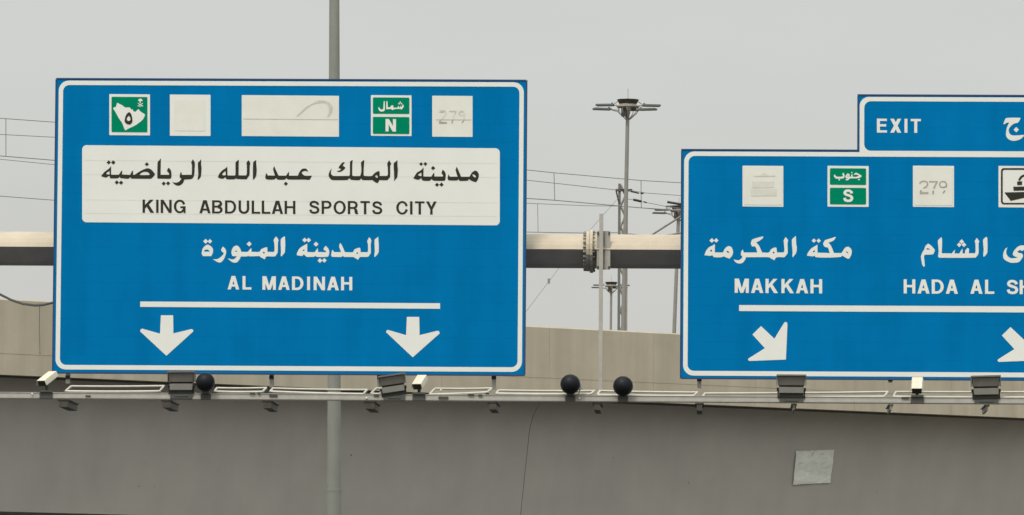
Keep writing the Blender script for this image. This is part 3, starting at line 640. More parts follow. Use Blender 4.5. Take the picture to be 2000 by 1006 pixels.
for pts in ([(175, 148), (252, 148), (254, 262), (362, 236), (374, 236), (381, 248), (210, 403), (45, 250), (47, 238), (57, 232), (170, 264)], [(1725, 158), (1803, 158), (1805, 273), (1915, 246), (1927, 247), (1932, 262), (1762, 413), (1595, 256), (1596, 244), (1605, 240), (1720, 273)]):
    art('arrow', [([[(260 + x / 3.226, 570 + y / 3.226) for x, y in pts]], [])], 'white', T1)

# ---------------- right sign (runs on past the picture edge)
XE = 2150
l = (G(1331.5, 293)[0] + G(1331.5, 737)[0]) / 2; r_ = G(XE, 500)[0]
b_ = (G(1331, 736.5)[1] + G(1990, 742.0)[1]) / 2; t_ = (G(1340, 293)[1] + G(1670, 295.2)[1]) / 2; te = (G(1680, 186)[1] + G(1990, 188.5)[1]) / 2
ue = (G(1677, 190)[0] + G(1677, 290)[0]) / 2
S2 = gthing('direction_sign', 'blue exit sign with raised EXIT tab and slanting arrows, cut off at right', 'road sign', (l + r_) / 2, 0, b_)
art, txt, prect, local = sign_tools(S2)
hw, H, HE, xe = (r_ - l) / 2, t_ - b_, te - b_, ue - (l + r_) / 2
ol = [(-hw, 0), (hw, 0), (hw, HE), (xe, HE), (xe, H), (-hw, H)]
panel(S2, ol); edge_trim(S2, ol)
bm = NB()
sheet(bm, [rrect(-hw + 3.8 * PX, hw - 3.8 * PX, 4.0 * PX, H - 2.4 * PX, 20 * PX, tr=False)], [rrect(-hw + 12.4 * PX, hw - 12.4 * PX, 13.2 * PX, H - 11.2 * PX, 12.5 * PX)], local(T1))
obj('border', bm, 'white', S2)
bm = NB()
sheet(bm, [rrect(xe + 2.0 * PX, hw - 3.8 * PX, H - 2.4 * PX + .0005, HE - 2.6 * PX, 18 * PX, br=False, bl=False)], [rrect(xe + 11 * PX, hw - 12.4 * PX, H + 0.4 * PX, HE - 11.2 * PX, 13 * PX)], local(T1))
obj('tab_border', bm, 'white', S2)
for k in range(6):
    bm = NB(); z = H * (k + .5) / 6; box(bm, -hw + .05, hw - .05, .0755, .12, z - .03, z + .03); obj('backing_rail', bm, 'back', S2)
for z in (H + .25, HE - .25):
    bm = NB(); box(bm, xe + .05, hw - .05, .0755, .12, z - .03, z + .03); obj('backing_rail', bm, 'back', S2)
txt('EXIT', 1712.7, 1798.4, 231.8, 259.0, 20, 'white', T1)
Wt = lambda *a, **k: art('lettering', traced(*a, **k), 'white', T1)
Wt((1930, 215), 14.371, [[(910, 228), (840, 352), (740, 375), (670, 420), (600, 500), (575, 570), (600, 660), (660, 705), (760, 715), (900, 705), (1002, 695), (1010, 720), (930, 800), (820, 850), (700, 865), (620, 845), (540, 790), (500, 700), (505, 600), (530, 480), (590, 355), (520, 360), (450, 400), (425, 385), (480, 250), (510, 225), (640, 215), (880, 218)],
   [(1170, 470), (1220, 570), (1200, 690), (1130, 780), (1050, 800), (1120, 730), (1150, 640), (1120, 540)],
   [(1260, 610), (1450, 610), (1380, 545), (1310, 540), (1330, 470), (1430, 470), (1560, 610), (1690, 610), (1720, 560), (1780, 540), (1850, 590), (1850, 680), (1790, 730), (1700, 700), (1260, 705)]], [[(1760, 620), (1800, 625), (1790, 655), (1750, 650)]], [(787, 552, 75), (1390, 385, 70)])
cp = art('cover_patch', [([prect(1450.2, 1530, 323.6, 403.4, 1.0)], [])], 'white', T1)
art('inner_sheet', [([prect(1453, 1527.5, 326.8, 400, .6)], [])], 'cover', T2, cp)
f = lambda pts: [(1440 + x / 10.06, 315 + y / 10.06) for x, y in pts]
art('faded_block', [([f([(265, 545), (770, 545), (770, 680), (270, 685)]), f([(295, 400), (720, 398), (720, 520), (295, 525)]), f([(330, 280), (440, 275), (500, 235), (560, 235), (600, 272), (745, 270), (745, 300), (330, 304)])], [])], 'faint', T3, cp)
sb = art('south_badge', [([prect(1616.2, 1696.6, 323.8, 403.6, 1.2)], [])], 'white', T1)
art('badge_field', [([prect(1620.9, 1691.6, 328.6, 360.8, 2.2)], []), ([prect(1620.9, 1691.6, 366.6, 399.0, 2.2)], [])], 'green', T2, sb)
art('lettering', traced((1610, 320), 11.178, [
    [(225, 235), (255, 272), (285, 284), (395, 280), (408, 252), (390, 225), (412, 195), (440, 235), (436, 300), (400, 322), (258, 324), (215, 288), (206, 250)],
    [(520, 205), (550, 238), (552, 278), (588, 282), (584, 240), (612, 225), (620, 284), (690, 287), (755, 260), (690, 235), (655, 245), (645, 225), (690, 196), (740, 215), (816, 262), (800, 292), (720, 318), (560, 322), (522, 356), (482, 364), (455, 345), (512, 324), (470, 312), (460, 280), (482, 238)]],
    [[(500, 276), (520, 252), (532, 282)]], [(325, 350, 21), (600, 195, 18), (757, 345, 22)]), 'white', T3, sb)
txt('S', 1647, 1666.5, 370.3, 394.4, 22, 'white', T3, sb)
np_ = art('cover_patch', [([prect(1783, 1863.3, 323.6, 404, 1.0)], [])], 'white', T1)
art('inner_sheet', [([prect(1786, 1860.3, 327, 400.8, .6)], [])], 'cover', T2, np_)
f = lambda pts: [(1775 + x / 10.06, 315 + y / 10.06) for x, y in pts]
art('number', [([f(rline([(212, 440), (245, 400), (300, 392), (350, 405), (368, 450), (345, 495), (285, 530)], 26)), f(rline([(245, 570), (232, 600), (228, 625)], 34)), f([(215, 605), (385, 605), (385, 640), (215, 645)]),
     f([(395, 390), (570, 388), (570, 410), (395, 414)]), f(rline([(555, 400), (530, 450), (500, 510), (495, 540)], 30)), f(rline([(484, 575), (478, 610), (476, 648)], 32)),
     f(ell(672, 455, 80, 72)), f(rline([(742, 460), (738, 510)], 22)), f([(695, 570), (722, 580), (685, 628), (655, 628)])], [f(ell(672, 455, 56, 48))])], 'ghost', T3, np_)
sp = art('port_badge', [([prect(1950.2, 2031, 324, 405, 1.0)], [])], 'white', T1)
f = lambda pts: [(1935 + x / 10.06, 315 + y / 10.06) for x, y in pts]
art('badge_frame', [([f(rrect(200, 910, 135, 848, 60))], [f(rrect(235, 875, 168, 818, 38))])], 'black', T2, sp)
art('ship_symbol', [([f([(268, 612), (870, 600), (850, 675), (392, 778)]), f([(442, 500), (770, 494), (770, 574), (448, 580)]), f([(520, 396), (616, 394), (616, 466), (520, 470)]), f(rline([(556, 376), (590, 322), (640, 285), (720, 262)], 42))], [])], 'black', T2, sp)
Wt((1370, 450), 10, [[(262, 265), (262, 430), (420, 432), (450, 370), (490, 325), (540, 308), (590, 335), (615, 400), (615, 450), (595, 500), (550, 552), (520, 545), (430, 508), (400, 525), (250, 525), (212, 485), (170, 498), (60, 485), (90, 400), (150, 330), (220, 295)],
   [(805, 375), (830, 432), (1090, 432), (1070, 350), (1040, 310), (990, 318), (965, 260), (985, 190), (1040, 160), (1205, 115), (1205, 140), (1150, 195), (1070, 235), (1130, 310), (1185, 432), (1315, 432), (1360, 370), (1430, 335), (1465, 340), (1475, 432), (1600, 432), (1620, 400), (1610, 240), (1605, 200), (1645, 130), (1692, 195), (1680, 250), (1685, 440), (1660, 480), (1615, 525), (1470, 525), (1425, 585), (1350, 545), (1320, 525), (870, 525), (850, 580), (800, 635), (730, 648), (665, 620), (625, 565), (700, 585), (740, 580), (790, 540), (800, 510), (770, 480), (780, 410)],
   [(1845, 110), (1850, 250), (1862, 330), (1850, 440), (1785, 525), (1775, 500), (1780, 420), (1765, 190), (1800, 145)]],
   [[(165, 402), (190, 372), (213, 402), (190, 422)], [(486, 397), (525, 408), (545, 442), (503, 432)], [(1388, 430), (1412, 412), (1432, 436), (1410, 458)]], [(203, 198, 48), (288, 198, 45)])
Wt((1565, 450), 14.373, [[(455, 400), (455, 625), (800, 637), (750, 480), (690, 475), (640, 440), (615, 380), (640, 310), (680, 270), (960, 185), (970, 200), (900, 290), (760, 345), (840, 440), (915, 635), (1130, 637), (1180, 560), (1230, 490), (1300, 460), (1370, 490), (1415, 560), (1415, 640), (1390, 720), (1340, 800), (1290, 790), (1190, 735), (1150, 708), (1110, 745), (800, 765), (410, 755), (372, 705), (330, 732), (160, 710), (180, 640), (280, 510), (390, 440)]],
   [[(318, 602), (370, 552), (388, 595), (345, 622)], [(1243, 592), (1290, 602), (1328, 638), (1278, 632)]], [(355, 290, 62), (488, 292, 62)])
Wt((1790, 450), 12.573, [[(285, 325), (350, 365), (440, 465), (450, 490), (430, 550), (400, 590), (200, 600), (185, 640), (195, 760), (205, 880), (175, 895), (140, 840), (115, 700), (110, 640), (140, 550), (190, 470), (220, 385)],
   [(615, 165), (630, 250), (620, 562), (870, 567), (905, 515), (950, 480), (930, 567), (1055, 567), (1090, 500), (1133, 450), (1130, 567), (1190, 567), (1200, 490), (1255, 430), (1290, 460), (1285, 562), (1430, 562), (1450, 530), (1445, 310), (1425, 270), (1480, 185), (1545, 270), (1525, 320), (1525, 560), (1500, 610), (1440, 670), (560, 670), (530, 640), (545, 500), (525, 260), (570, 200)],
   [(1715, 160), (1740, 190), (1740, 540), (1700, 610), (1650, 655), (1640, 620), (1650, 450), (1635, 235)]], [[(232, 468), (265, 435), (300, 445), (333, 478)]], [(1110, 275, 58), (1050, 355, 58), (1165, 355, 58)])
Wt((1940, 450), 12.573, [[(350, 415), (325, 480), (320, 560), (360, 640), (440, 685), (540, 680), (600, 665), (500, 625), (478, 575), (510, 500), (580, 420), (660, 375), (745, 370), (790, 385), (800, 420), (760, 470), (710, 510), (660, 480), (590, 520), (620, 550), (700, 570), (730, 610), (720, 660), (640, 770), (540, 795), (430, 795), (330, 755), (260, 700), (240, 610), (260, 520), (300, 450)],
   [(850, 480), (870, 572), (1000, 572), (985, 430), (1030, 350), (1070, 440), (1110, 572), (1230, 572), (1240, 480), (1320, 400), (1410, 470), (1420, 600), (1360, 680), (880, 680), (830, 650), (835, 560)]], [[(1290, 520), (1330, 490), (1360, 540), (1330, 590), (1295, 580)]])
txt('MAKKAH', 1435, 1605.8, 544.2, 572.0, 20.5, 'white', T1)
txt('HADA', 1765, 1871, 545.6, 573.2, 20.5, 'white', T1); txt('AL', 1895.3, 1942, 546.2, 573.8, 20.5, 'white', T1); txt('SHAM', 1966.4, 2069, 546.8, 574.4, 20.5, 'white', T1)
f = lambda pts, dx=0, dy=0: [(1400 + dx + x / 3.333, 580 + dy + y / 3.333) for x, y in pts]
art('underline', [([f([(145, 53), (2125, 62), (2125, 102), (145, 92)])], [])], 'white', T1)
ar = [(288, 190), (375, 272), (438, 169), (446, 163), (457, 166), (460, 178), (450, 408), (212, 417), (203, 410), (206, 401), (313, 334), (232, 245)]
art('arrow', [([f(ar)], [])], 'white', T1); art('arrow', [([f(ar, 487.2, 1.8)], [])], 'white', T1)

# ================================================================== FLOODLIGHTS
def floodlight(px, wpx, yt, y1, y2, y3, tilt, label):
    """yt top of hood, y1 gap, y2 bottom of the gear cover, y3 bottom of the dark underside"""
    Wf = W_R + .02; k = PX * .988
    u, v = G(px, y3, Wf)
    o = gthing('floodlight', label, 'floodlight', u, Wf, v, 'floodlights on the rail under the signs')
    h = wpx * k / 2; z3, z2, z1 = (y3 - y2) * k, (y3 - y1) * k, (y3 - yt) * k
    tm = Matrix.Rotation(tilt, 4, 'Y')
    bm = NB()                                                         # hood, wider at the top, leaning over the lamp
    F = [(-h, z1 - .035), (h, z1 - .035), (h * .92, z2 + .014), (-h * .92, z2 + .014)]
    A = [bm.verts.new(tm @ Vector((x, -.05 if i < 2 else -.02, z))) for i, (x, z) in enumerate(F)]
    B = [bm.verts.new(tm @ Vector((x, .16, z))) for x, z in F]
    bm.faces.new(A); bm.faces.new(B[::-1])
    for i in range(4): bm.faces.new((A[i], B[i], B[(i + 1) % 4], A[(i + 1) % 4]))
    bmesh.ops.recalc_face_normals(bm, faces=bm.faces[:]); bmesh.ops.bevel(bm, geom=bm.edges[:], offset=.006, segments=2, affect='EDGES')
    obj('hood', bm, 'flood', o)
    bm = NB(); box(bm, -h - .012, h + .012, -.085, .19, z1 - .026, z1, 0, tm); box(bm, -h - .012, -h - .001, -.06, .19, z2 + .02, z1 - .0265, 0, tm); box(bm, h + .001, h + .012, -.06, .19, z2 + .02, z1 - .0265, 0, tm)
    obj('visor', bm, 'flood', o)
    bm = NB(); box(bm, -h * .86, h * .86, .01, .12, z2 - .012, z2 + .02, 0, tm); obj('gasket', bm, 'floodb', o)
    bm = NB(); F = [(-h * .9, z2 - .012), (h * .9, z2 - .012), (h * .86, z3), (-h * .86, z3)]
    A = [bm.verts.new(tm @ Vector((x, -.035 if i < 2 else -.055, z))) for i, (x, z) in enumerate(F)]
    B = [bm.verts.new(tm @ Vector((x, .14, z))) for x, z in F]
    bm.faces.new(A); bm.faces.new(B[::-1])
    for i in range(4): bm.faces.new((A[i], B[i], B[(i + 1) % 4], A[(i + 1) % 4]))
    bmesh.ops.recalc_face_normals(bm, faces=bm.faces[:]); bmesh.ops.bevel(bm, geom=bm.edges[:], offset=.006, segments=2, affect='EDGES')
    obj('gear_cover', bm, 'flood', o)
    bm = NB(); box(bm, -h * .86, h * .86, -.03, .12, .004, z3 - .001, 0, tm); obj('underside', bm, 'floodb', o)
    for sgn in (-1, 1):
        bm = NB(); box(bm, sgn * h * .93 - .012, sgn * h * .93 + .012, .0, .05, .0, z2 - .03, 0, tm); tube(bm, [tm @ Vector((sgn * h * .90, .02, z2 - .05)), tm @ Vector((sgn * h * 1.04, .02, z2 - .05))], .028, 10); obj('yoke', bm, 'floodb', o)
    bm = NB(); box(bm, -h * .84, h * .84, -.02, .05, -.085, .003); box(bm, -h * .5, h * .5, -.03, -.0205, -.05, -.03); obj('base', bm, 'domeb', o)
    return o
floodlight(354, 51, 724.8, 748, 762.3, 768.6, R(-.6), 'grey floodlight under the left sign touching the black ball on its right')
floodlight(770, 50, 731, 752.6, 766, 772.5, R(-8.5), 'tilted grey floodlight under the left sign beside a white camera')
floodlight(1545.5, 55, 731.8, 754.6, 768.2, 777.5, R(.2), 'level grey floodlight under the right sign below its first slanting arrow')
floodlight(1926.5, 55, 733.6, 756.8, 771.2, 779.3, R(-1.6), 'grey floodlight under the right sign nearest the right photo edge')

# ================================================================== CAMERAS
def cctv(px, py, lx, yaw, pit, label, wtop=18):
    """px, py: middle of the front top edge"""
    Wc = W_R + .12; u, v = G(px, py, Wc); base_v = vt + .012
    o = gthing('security_camera', label, 'camera', u, Wc, base_v, 'security cameras on the rail')
    Lc = loc(o); P0 = Lc(u, Wc, v)
    a = Vector((math.sin(yaw) * math.cos(pit), math.cos(yaw) * math.cos(pit), math.sin(pit))); r = Vector((math.cos(yaw), -math.sin(yaw), 0)); up = r.cross(a)
    T = Matrix(((r.x, a.x, up.x, P0.x), (r.y, a.y, up.y, P0.y), (r.z, a.z, up.z, P0.z), (0, 0, 0, 1)))
    hw_ = wtop * PX / 2
    ln = lx
    # sun shield: bent plate, open below and in front
    prof_o = [(-hw_ - .020, -.085), (-hw_ - .012, -.045), (-hw_, 0), (hw_, 0), (hw_ + .012, -.045), (hw_ + .020, -.085)]
    prof_i = [(-hw_ - .014, -.085), (-hw_ - .006, -.045), (-hw_ + .005, -.006), (hw_ - .005, -.006), (hw_ + .006, -.045), (hw_ + .014, -.085)]
    bm = NB(); rings = []
    for yy in (0, ln):
        rings.append([bm.verts.new(T @ Vector((x, yy, z))) for x, z in prof_o + prof_i[::-1]])
    n = 12
    for k in range(n): bm.faces.new((rings[0][k], rings[0][(k + 1) % n], rings[1][(k + 1) % n], rings[1][k]))
    bm.faces.new(rings[0][::-1]); bm.faces.new(rings[1]); bmesh.ops.recalc_face_normals(bm, faces=bm.faces[:])
    obj('sun_shield', bm, 'camw', o)
    bm = NB(); box(bm, -hw_ + .006, hw_ - .006, .03, ln - .02, -.115, -.012, 0, T); bmesh.ops.bevel(bm, geom=bm.edges[:], offset=.008, segments=2, affect='EDGES')
    bo = obj('camera_body', bm, 'galv', o)
    bm = NB(); box(bm, -hw_ + .010, hw_ - .010, .012, .0295, -.108, -.014, 0, T); obj('front_window', bm, 'camd', bo)
    bm = NB(); c = T @ Vector((0, .15, -.115))
    tube(bm, [c, Vector((c.x, c.y, -.0))], .028, 10); obj('stalk', bm, 'steel_d', o)
    bm = NB(); q = Vector((c.x, .12, 0)); box(bm, c.x - .10, c.x + .10, .06, max(.2, c.y + .05), -.002, .03); box(bm, c.x - .11, c.x + .11, .095, .118, -.105, -.0022); obj('clamp', bm, 'domeb', o)
    return o
cctv(79.3, 743.4, .40, R(27), R(26), 'cream security camera at the left end of the rail turned left')
cctv(813.3, 749.8, .40, R(12), R(25), 'cream security camera beside the tilted floodlight under the left sign')
cctv(1790.4, 758.6, .40, R(4), R(31), 'cream security camera under the right sign facing the road straight on', 20)

# ================================================================== BLACK BALLS
def ball(px, py, rp, label, ring=False, knob=False):
    Wd = W_R + .16; u, v = G(px, py, Wd); rr = rp * PX * .985
    o = gthing('dome_sensor', label, 'dome', u, Wd, vt, 'black domes on the rail'); Ld = loc(o); c = Ld(u, Wd, v)
    bm = NB(); bmesh.ops.create_uvsphere(bm, u_segments=40, v_segments=24, radius=rr, matrix=Matrix.Translation(c)); obj('globe', bm, 'dome', o, True)
    bm = NB(); n = 40; A = []
    for yy, q in ((.0, rr * 1.035), (.02, rr * 1.035), (.02, rr * .985), (.0, rr * .985)): A.append([bm.verts.new(c + Vector((q * math.cos(2 * math.pi * k / n), yy + .05, q * math.sin(2 * math.pi * k / n)))) for k in range(n)])
    for j in range(4):
        for k in range(n): bm.faces.new((A[j][k], A[j][(k + 1) % n], A[(j + 1) % 4][(k + 1) % n], A[(j + 1) % 4][k]))
    bmesh.ops.recalc_face_normals(bm, faces=bm.faces[:]); obj('rim', bm, 'galvd' if ring else 'domeb', o)
    bm = NB(); box(bm, c.x - .085, c.x + .085, .145, .165, -.10, .002); box(bm, c.x - .06, c.x + .06, .02, .20, .0025, max(.012, c.z - rr * .96)); tube(bm, [Vector((c.x, .1, c.z - rr * .97)), Vector((c.x, .1, c.z - rr * .5))], .05, 12); obj('mount', bm, 'domeb', o)
    if knob:
        bm = NB(); q = c + Vector((rr * 1.12, .12, -rr * .15)); box(bm, q.x - .02, q.x + .03, q.y - .06, q.y + .06, q.z - .06, q.z + .055)
        tube(bm, [q + Vector((-.02, 0, -.05)), q + Vector((-.05, -.02, -.17))], .012, 8); obj('side_box', bm, 'galv', o)
    return o
ball(400.8, 746.3, 18.2, 'black ball under the left sign touching a grey floodlight', True)
ball(1113.8, 750.3, 19, 'left of two black balls on the open rail between the signs', False, True)
ball(1216.7, 753.8, 19, 'right of two black balls on the open rail between the signs')

# ================================================================== HANGING CABLE (from the gantry beam, left)
bm = NB(); Yc = 105.6
pts = [at(-260, 520, Yc), at(-120, 522, Yc), at(-40, 552, Yc), at(0, 575, Yc), at(22, 586, Yc), at(45, 593.5, Yc), at(68, 596.5, Yc), at(85, 595.5, Yc), at(104, 591, Yc), at(125, 580, Yc), at(150, 560, Yc), at(170, 524, Yc)]
b0 = pts[6]; tube(bm, [p - b0 for p in pts], .021, 8)
tag(obj('cable', bm, 'wire'), 'slack dark cable drooping under the beam left of the left sign', 'cable').location = b0
bm = NB(); p0, p1 = at(77.5, 597, Yc), at(78, 689, Yc)
tube(bm, [Vector((0, 0, 0)), (p1 - p0) * .5 + Vector((-.008, 0, 0)), p1 - p0], .006, 6)
bx = p1 - p0; box(bm, bx.x - .01, bx.x + .01, bx.y - .01, bx.y + .01, bx.z - .02, bx.z)
tag(obj('cable_tail', bm, 'galvd'), 'thin cord hanging straight down from the drooping cable at left', 'cord').location = p0

# ================================================================== LAMP POST behind the left sign
YP = 122.0
a0, a1 = at(653, 0, YP), at(652.5, 958, YP)
k = YP / FPX
lp = thing('lamp_post', 'tall grey lamp post rising behind the left sign', 'lamp post', (a1.x, YP, 0))
bm = NB(); xt = a0.x - a1.x
tube(bm, [(0, 0, -.2), (0, 0, a1.z)], 0, 28, rads=[16.5 * k, 14.3 * k]); obj('base_section', bm, 'post', lp)
zt_ = a0.z + 3.2
tube_z = [(0, 0, a1.z + .001), (xt * .5, 0, (a0.z + a1.z) / 2), (xt, 0, a0.z), (xt * 1.2, 0, zt_)]
bm = NB(); tube(bm, tube_z, 0, 28, rads=[13.4 * k, 12.1 * k, 10.0 * k, 8.4 * k]); obj('shaft', bm, 'post', lp)
bm = NB(); tube(bm, [(0, 0, a1.z - .02), (0, 0, a1.z + .03)], 14.6 * k, 28); obj('collar', bm, 'post', lp)
for sg in (-1, 1):
    bm = NB(); tube(bm, [(xt * 1.2, 0, zt_ - .3), (xt * 1.2 + sg * .6, 0, zt_ + .3), (xt * 1.2 + sg * 1.8, 0, zt_ + .5)], .045, 10); ar_ = obj('arm', bm, 'post', lp)
    bm = NB(); box(bm, xt * 1.2 + sg * 2.15 - .38, xt * 1.2 + sg * 2.15 + .38, -.16, .16, zt_ + .44, zt_ + .56); bmesh.ops.bevel(bm, geom=bm.edges[:], offset=.03, segments=2, affect='EDGES'); obj('lamp_head', bm, 'mastl', lp)

# ================================================================== HIGH MASTS
def mast(pxt, yt, pxb, yb_, Y, rt, rb, label, k2=1.0, seed=0):
    """yt: y of the lamp drum's top; head sizes are metres times k2"""
    T0, Bp = at(pxt, yt, Y), at(pxb, yb_, Y); slope = (T0.x - Bp.x) / (T0.z - Bp.z); foot = Bp.x - slope * Bp.z
    o = thing('high_mast_light', label, 'light mast', (foot, Y, 0), 0)
    zt_ = T0.z; X = lambda z: slope * z
    bm = NB(); tube(bm, [(X(-.3), 0, -.3), (X(zt_ * .5), 0, zt_ * .5), (X(zt_), 0, zt_ - .05)], 0, 20, rads=[rb * 1.15, (rb + rt) / 2 * 1.05, rt]); obj('pole', bm, 'mast', o)
    cx = X(zt_)
    def rot(an): return Matrix.Translation((cx, 0, 0)) @ Matrix.Rotation(an, 4, 'Z')
    bm = NB(); n = 8
    for i in range(n):                                               # crown of plates
        T = rot(2 * math.pi * (i + .5) / n); 
        q = [(-.13, .30, -.18), (.13, .30, -.18), (.155, .40, .0), (-.155, .40, .0)]
        F = [bm.verts.new(T @ Vector((x * k2, -y * k2, zt_ + z * k2))) for x, y, z in q]; Bk = [bm.verts.new(T @ Vector((x * k2, -(y - .03) * k2, zt_ + z * k2))) for x, y, z in q]
        bm.faces.new(F); bm.faces.new(Bk[::-1])
        for j in range(4): bm.faces.new((F[j], Bk[j], Bk[(j + 1) % 4], F[(j + 1) % 4]))
    bmesh.ops.recalc_face_normals(bm, faces=bm.faces[:]); obj('crown', bm, 'mastd', o)
    bm = NB(); n = 28
    tube(bm, [(cx + .40 * k2 * math.cos(2 * math.pi * i / n), .40 * k2 * math.sin(2 * math.pi * i / n), zt_ - .27 * k2) for i in range(n + 1)], .045 * k2, 8, False)
    tube(bm, [(cx + .30 * k2 * math.cos(2 * math.pi * i / n), .30 * k2 * math.sin(2 * math.pi * i / n), zt_ - .20 * k2) for i in range(n + 1)], .03 * k2, 8, False)
    obj('ring', bm, 'lat', o)
    bm = NB(); box(bm, cx - .26 * k2, cx - .06 * k2, -.28 * k2, -.02, zt_ - .66 * k2, zt_ - .36 * k2); box(bm, cx + .05 * k2, cx + .34 * k2, -.15, .1, zt_ - .44 * k2, zt_ - .33 * k2); obj('control_box', bm, 'mastd', o)
    for i in range(8):                                               # cage struts
        an = 2 * math.pi * i / 8 + .2; bm = NB(); c_, s_ = math.cos(an), math.sin(an)
        tube(bm, [(cx + .40 * k2 * c_, .40 * k2 * s_, zt_ - .25 * k2), (cx + .36 * k2 * c_, .36 * k2 * s_, zt_ - .52 * k2), (cx + rt * c_, rt * s_, zt_ - .78 * k2)], .016 * k2, 6); obj('strut', bm, 'lat', o)
    for an, dz, rr in ((R(168), -.20, 1.22), (R(196), -.40, 1.36), (R(10), -.21, 1.24), (R(-20), -.40, 1.12), (R(78), -.22, 1.0), (R(-100), -.2, .9)):
        c_, s_ = math.cos(an), math.sin(an); z = zt_ + dz * k2
        bm = NB(); tube(bm, [(cx + .36 * k2 * c_, .36 * k2 * s_, z - .03 * k2), (cx + (rr - .6) * k2 * c_, (rr - .6) * k2 * s_, z)], .022 * k2, 6); 
        tube(bm, [(cx + .36 * k2 * c_, .36 * k2 * s_, z + .16 * k2 if dz > -.3 else z - .10 * k2), (cx + (rr - .62) * k2 * c_, (rr - .62) * k2 * s_, z)], .016 * k2, 6); a_ = obj('lamp_arm', bm, 'lat', o)
        if abs(c_) > .5:
            T = Matrix.Translation((cx + (rr - .33) * k2 * c_, (rr - .33) * k2 * s_, z)) @ Matrix.Rotation(an, 4, 'Z'); bm = NB()
            box(bm, -.34 * k2, .36 * k2, -.17 * k2, .17 * k2, -.042 * k2, .04 * k2, 0, T); bmesh.ops.bevel(bm, geom=bm.edges[:], offset=.02 * k2, segments=2, affect='EDGES')
            box(bm, -.30 * k2, -.24 * k2, -.04 * k2, .04 * k2, .03 * k2, .09 * k2, 0, T); obj('floodlight', bm, 'mastl', o)
    bm = NB(); tube(bm, [(cx, 0, zt_ - .1), (cx, 0, zt_ + .42 * k2)], .010 * k2, 6); obj('spike', bm, 'mast', o)
    return o
mast(1226.5, 194.5, 1217.5, 640, 236.0, .070, .118, 'tallest light mast with flat lamp arms in the gap between the signs')
mast(1194, 551, 1193, 640, 455.0, .085, .10, 'small distant light mast low behind the bare post and the lattice mast', 1.08)
mast(1326, 402, 1317, 640, 330.0, .09, .13, 'light mast half hidden behind the left edge of the right sign', 1.05)

# ================================================================== RAILWAY MASTS
YL = 246.0; kL = YL / FPX
b0 = at(1215.5, 640, YL)
rm = thing('railway_mast', 'rusty beige lattice railway mast standing left of the tallest light mast', 'lattice mast', (b0.x, YL, 0))
zt_ = at(1213, 359, YL).z; hw_ = 7.2 * kL
bm = NB(); box(bm, -hw_ - .05, -hw_ + .055, -.10, .10, -.2, zt_); obj('chord', bm, 'mastl', rm)
bm = NB(); box(bm, hw_ - .05, hw_ + .05, -.10, .10, -.2, zt_ + .1); obj('chord', bm, 'lat', rm)
z = 0.3; i = 0
while z < zt_ - .45:
    for yy in (-.09, .09):
        bm = NB(); a, b = Vector((-hw_ + .051, yy, z)), Vector((hw_ - .051, yy, z + .42))
        if i % 2: a.x, b.x = b.x, a.x
        d_ = (b - a).normalized(); tube(bm, [a, b], .042, 4); obj('lacing', bm, 'lat', rm)
    z += .42; i += 1
zc = at(1215, 372, YL).z
bm = NB(); box(bm, -hw_ - .16, hw_ + .22, -.14, -.101, zc - .05, zc + .05); obj('crossarm', bm, 'mastd', rm)
bm = NB(); tube(bm, [(-hw_ - .13, -.12, zc - .05), (-hw_ - .02, -.12, zc - .5)], .03, 6); obj('brace', bm, 'mastd', rm)
YH = 252.0; b1 = at(1425, 640, YH)
rh = thing('railway_mast', 'railway mast behind the right sign, only its slanting arm showing left of it', 'lattice mast', (b1.x, YH, 0))
zt2 = at(1425, 352, YH).z
for sx_ in (-.16, .16):
    bm = NB(); box(bm, sx_ - .05, sx_ + .05, -.09, .09, -.2, zt2); obj('chord', bm, 'lat', rh)
bm = NB()
for q in range(20): box(bm, -.1095, .1095, -.06, -.05, .5 + q * zt2 / 21, .6 + q * zt2 / 21)
obj('batten', bm, 'lat', rh)
bm = NB(); P = lambda x, y: at(x, y, YH) - Vector((b1.x, YH, 0))
tube(bm, [P(1421, 365) + Vector((0, -.12, 0)), P(1262, 466) + Vector((0, -.12, 0))], .040, 8); obj('cantilever_arm', bm, 'galvd', rh)
bm = NB(); tube(bm, [P(1421, 441) + Vector((0, -.12, 0)), P(1262, 466) + Vector((0, -.12, 0))], .03, 8); obj('cantilever_arm', bm, 'galvd', rh)
bm = NB(); tube(bm, [P(1421, 398) + Vector((0, -.13, 0)), P(1300, 404) + Vector((0, -.13, 0))], .035, 8); tube(bm, [P(1345, 402) + Vector((0, -.13, 0)), P(1303, 395) + Vector((0, -.13, 0))], .05, 8); obj('insulator', bm, 'mastd', rh)

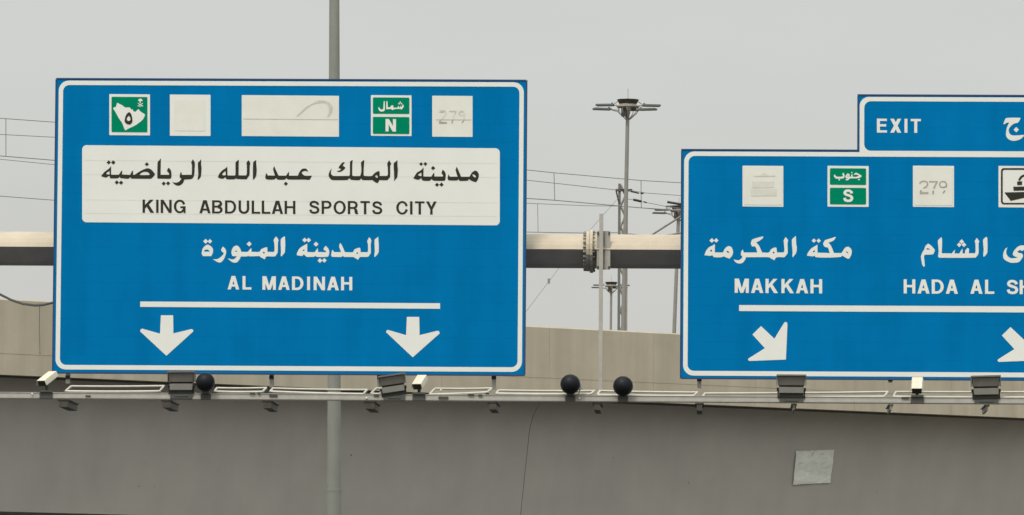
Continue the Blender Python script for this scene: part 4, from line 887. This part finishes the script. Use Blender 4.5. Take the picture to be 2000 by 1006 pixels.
# ================================================================== OVERHEAD WIRES
def wy(px): return 238 + (px - 0) / 1330 * 6
def wpt2(px, py): return at(px, py, wy(px) - .6)
def line(pts): return [wpt2(*p) for p in pts]
RW = .0165
def wires(name, label, cat, parts, group='overhead railway wires'):
    o = None
    for nm, pts, r, m in parts:
        if pts[0][0] == -500: pts = [(-5000, pts[0][1] - 9 * (pts[1][1] - pts[0][1]) * .55)] + pts   # the wires run on well past the picture
        P = line(pts)
        if o is None: o = thing(name, label, cat, P[0], 0, group)
        bm = NB(); tube(bm, [p - o.location for p in P], r, 6); obj(nm, bm, m, o)
    return o
wires('overhead_wire', 'upper pair of wires joined by upright droppers, crossing left of and between the signs', 'overhead wire', [
   ('messenger_wire', [(-500, 203), (0, 231), (105, 238.5), (560, 283), (1030, 332), (1082, 337.5), (1252, 352.5), (1330, 357), (1900, 392), (2500, 420)], RW, 'wire'),
   ('contact_wire', [(-500, 280), (0, 304.5), (105, 313), (560, 350), (1030, 387.5), (1082, 391), (1252, 406), (1330, 411), (1900, 450), (2500, 490)], RW * 1.15, 'wire'),
   ('dropper', [(11.5, 232), (11.5, 305.5)], RW * .9, 'wire'), ('dropper', [(1082, 337.5), (1083.5, 391.5)], RW * .9, 'wire'), ('dropper', [(1252, 352.5), (1252.5, 406)], RW * .9, 'wire')])
wires('overhead_wire', 'single wire running to the crossarm of the lattice mast between the signs', 'overhead wire', [
   ('feeder_wire', [(-500, 240), (0, 262.5), (105, 268), (560, 309), (1030, 352), (1212, 372)], RW * .9, 'wire'),
   ('feeder_wire', [(1228, 371.5), (1262, 377), (1330, 382), (2400, 470)], RW * .8, 'wire'), ('insulator', [(1232, 374), (1248, 377.5)], .032, 'mastd'), ('insulator', [(1251, 377.4), (1257, 378)], .032, 'mastd')])
wires('overhead_wire', 'lower pair of sagging wires passing just above the gantry beam', 'overhead wire', [
   ('messenger_wire', [(-500, 275), (0, 311), (105, 321.5), (560, 362), (1030, 397), (1150, 402), (1212, 402.5), (1330, 413), (2400, 480)], RW * .8, 'wire'),
   ('contact_wire', [(-500, 352), (0, 383), (105, 391), (560, 424), (1030, 453.2), (1135, 455), (1205, 454.5), (1330, 466), (2400, 540)], RW, 'wire'),
   ('dropper', [(1050, 398), (1051, 454)], RW * .7, 'wire')])
wires('overhead_wire', 'short wire with a thick dark insulator right of the tallest light mast', 'overhead wire', [
   ('wire_end', [(1219, 388), (1236, 390), (1262, 395.5), (1300, 403), (1345, 409), (1425, 415)], RW * .8, 'wire'), ('insulator', [(1237, 390), (1253, 393.5)], .052, 'mastd'), ('insulator', [(1257, 394), (1263, 396)], .028, 'mastd')])
P = [at(930, 730, 243), at(1030, 605, 244.5), at(1090, 526, 245.2), at(1150, 452, 245.5), at(1209, 385, 245.7)]
bm = NB(); tube(bm, [p - P[1] for p in P], .010, 6); box(bm, *(lambda q: (q.x - .05, q.x + .05, q.y - .03, q.y + .03, q.z - .10, q.z + .10))(at(1072, 549, 245) - P[1]))
tag(obj('guy_wire', bm, 'mast'), 'thin slanting guy wire under the gantry beam between the signs', 'guy wire').location = P[1]
for o in bpy.data.objects:
    if '_b' in o: del o['_b']
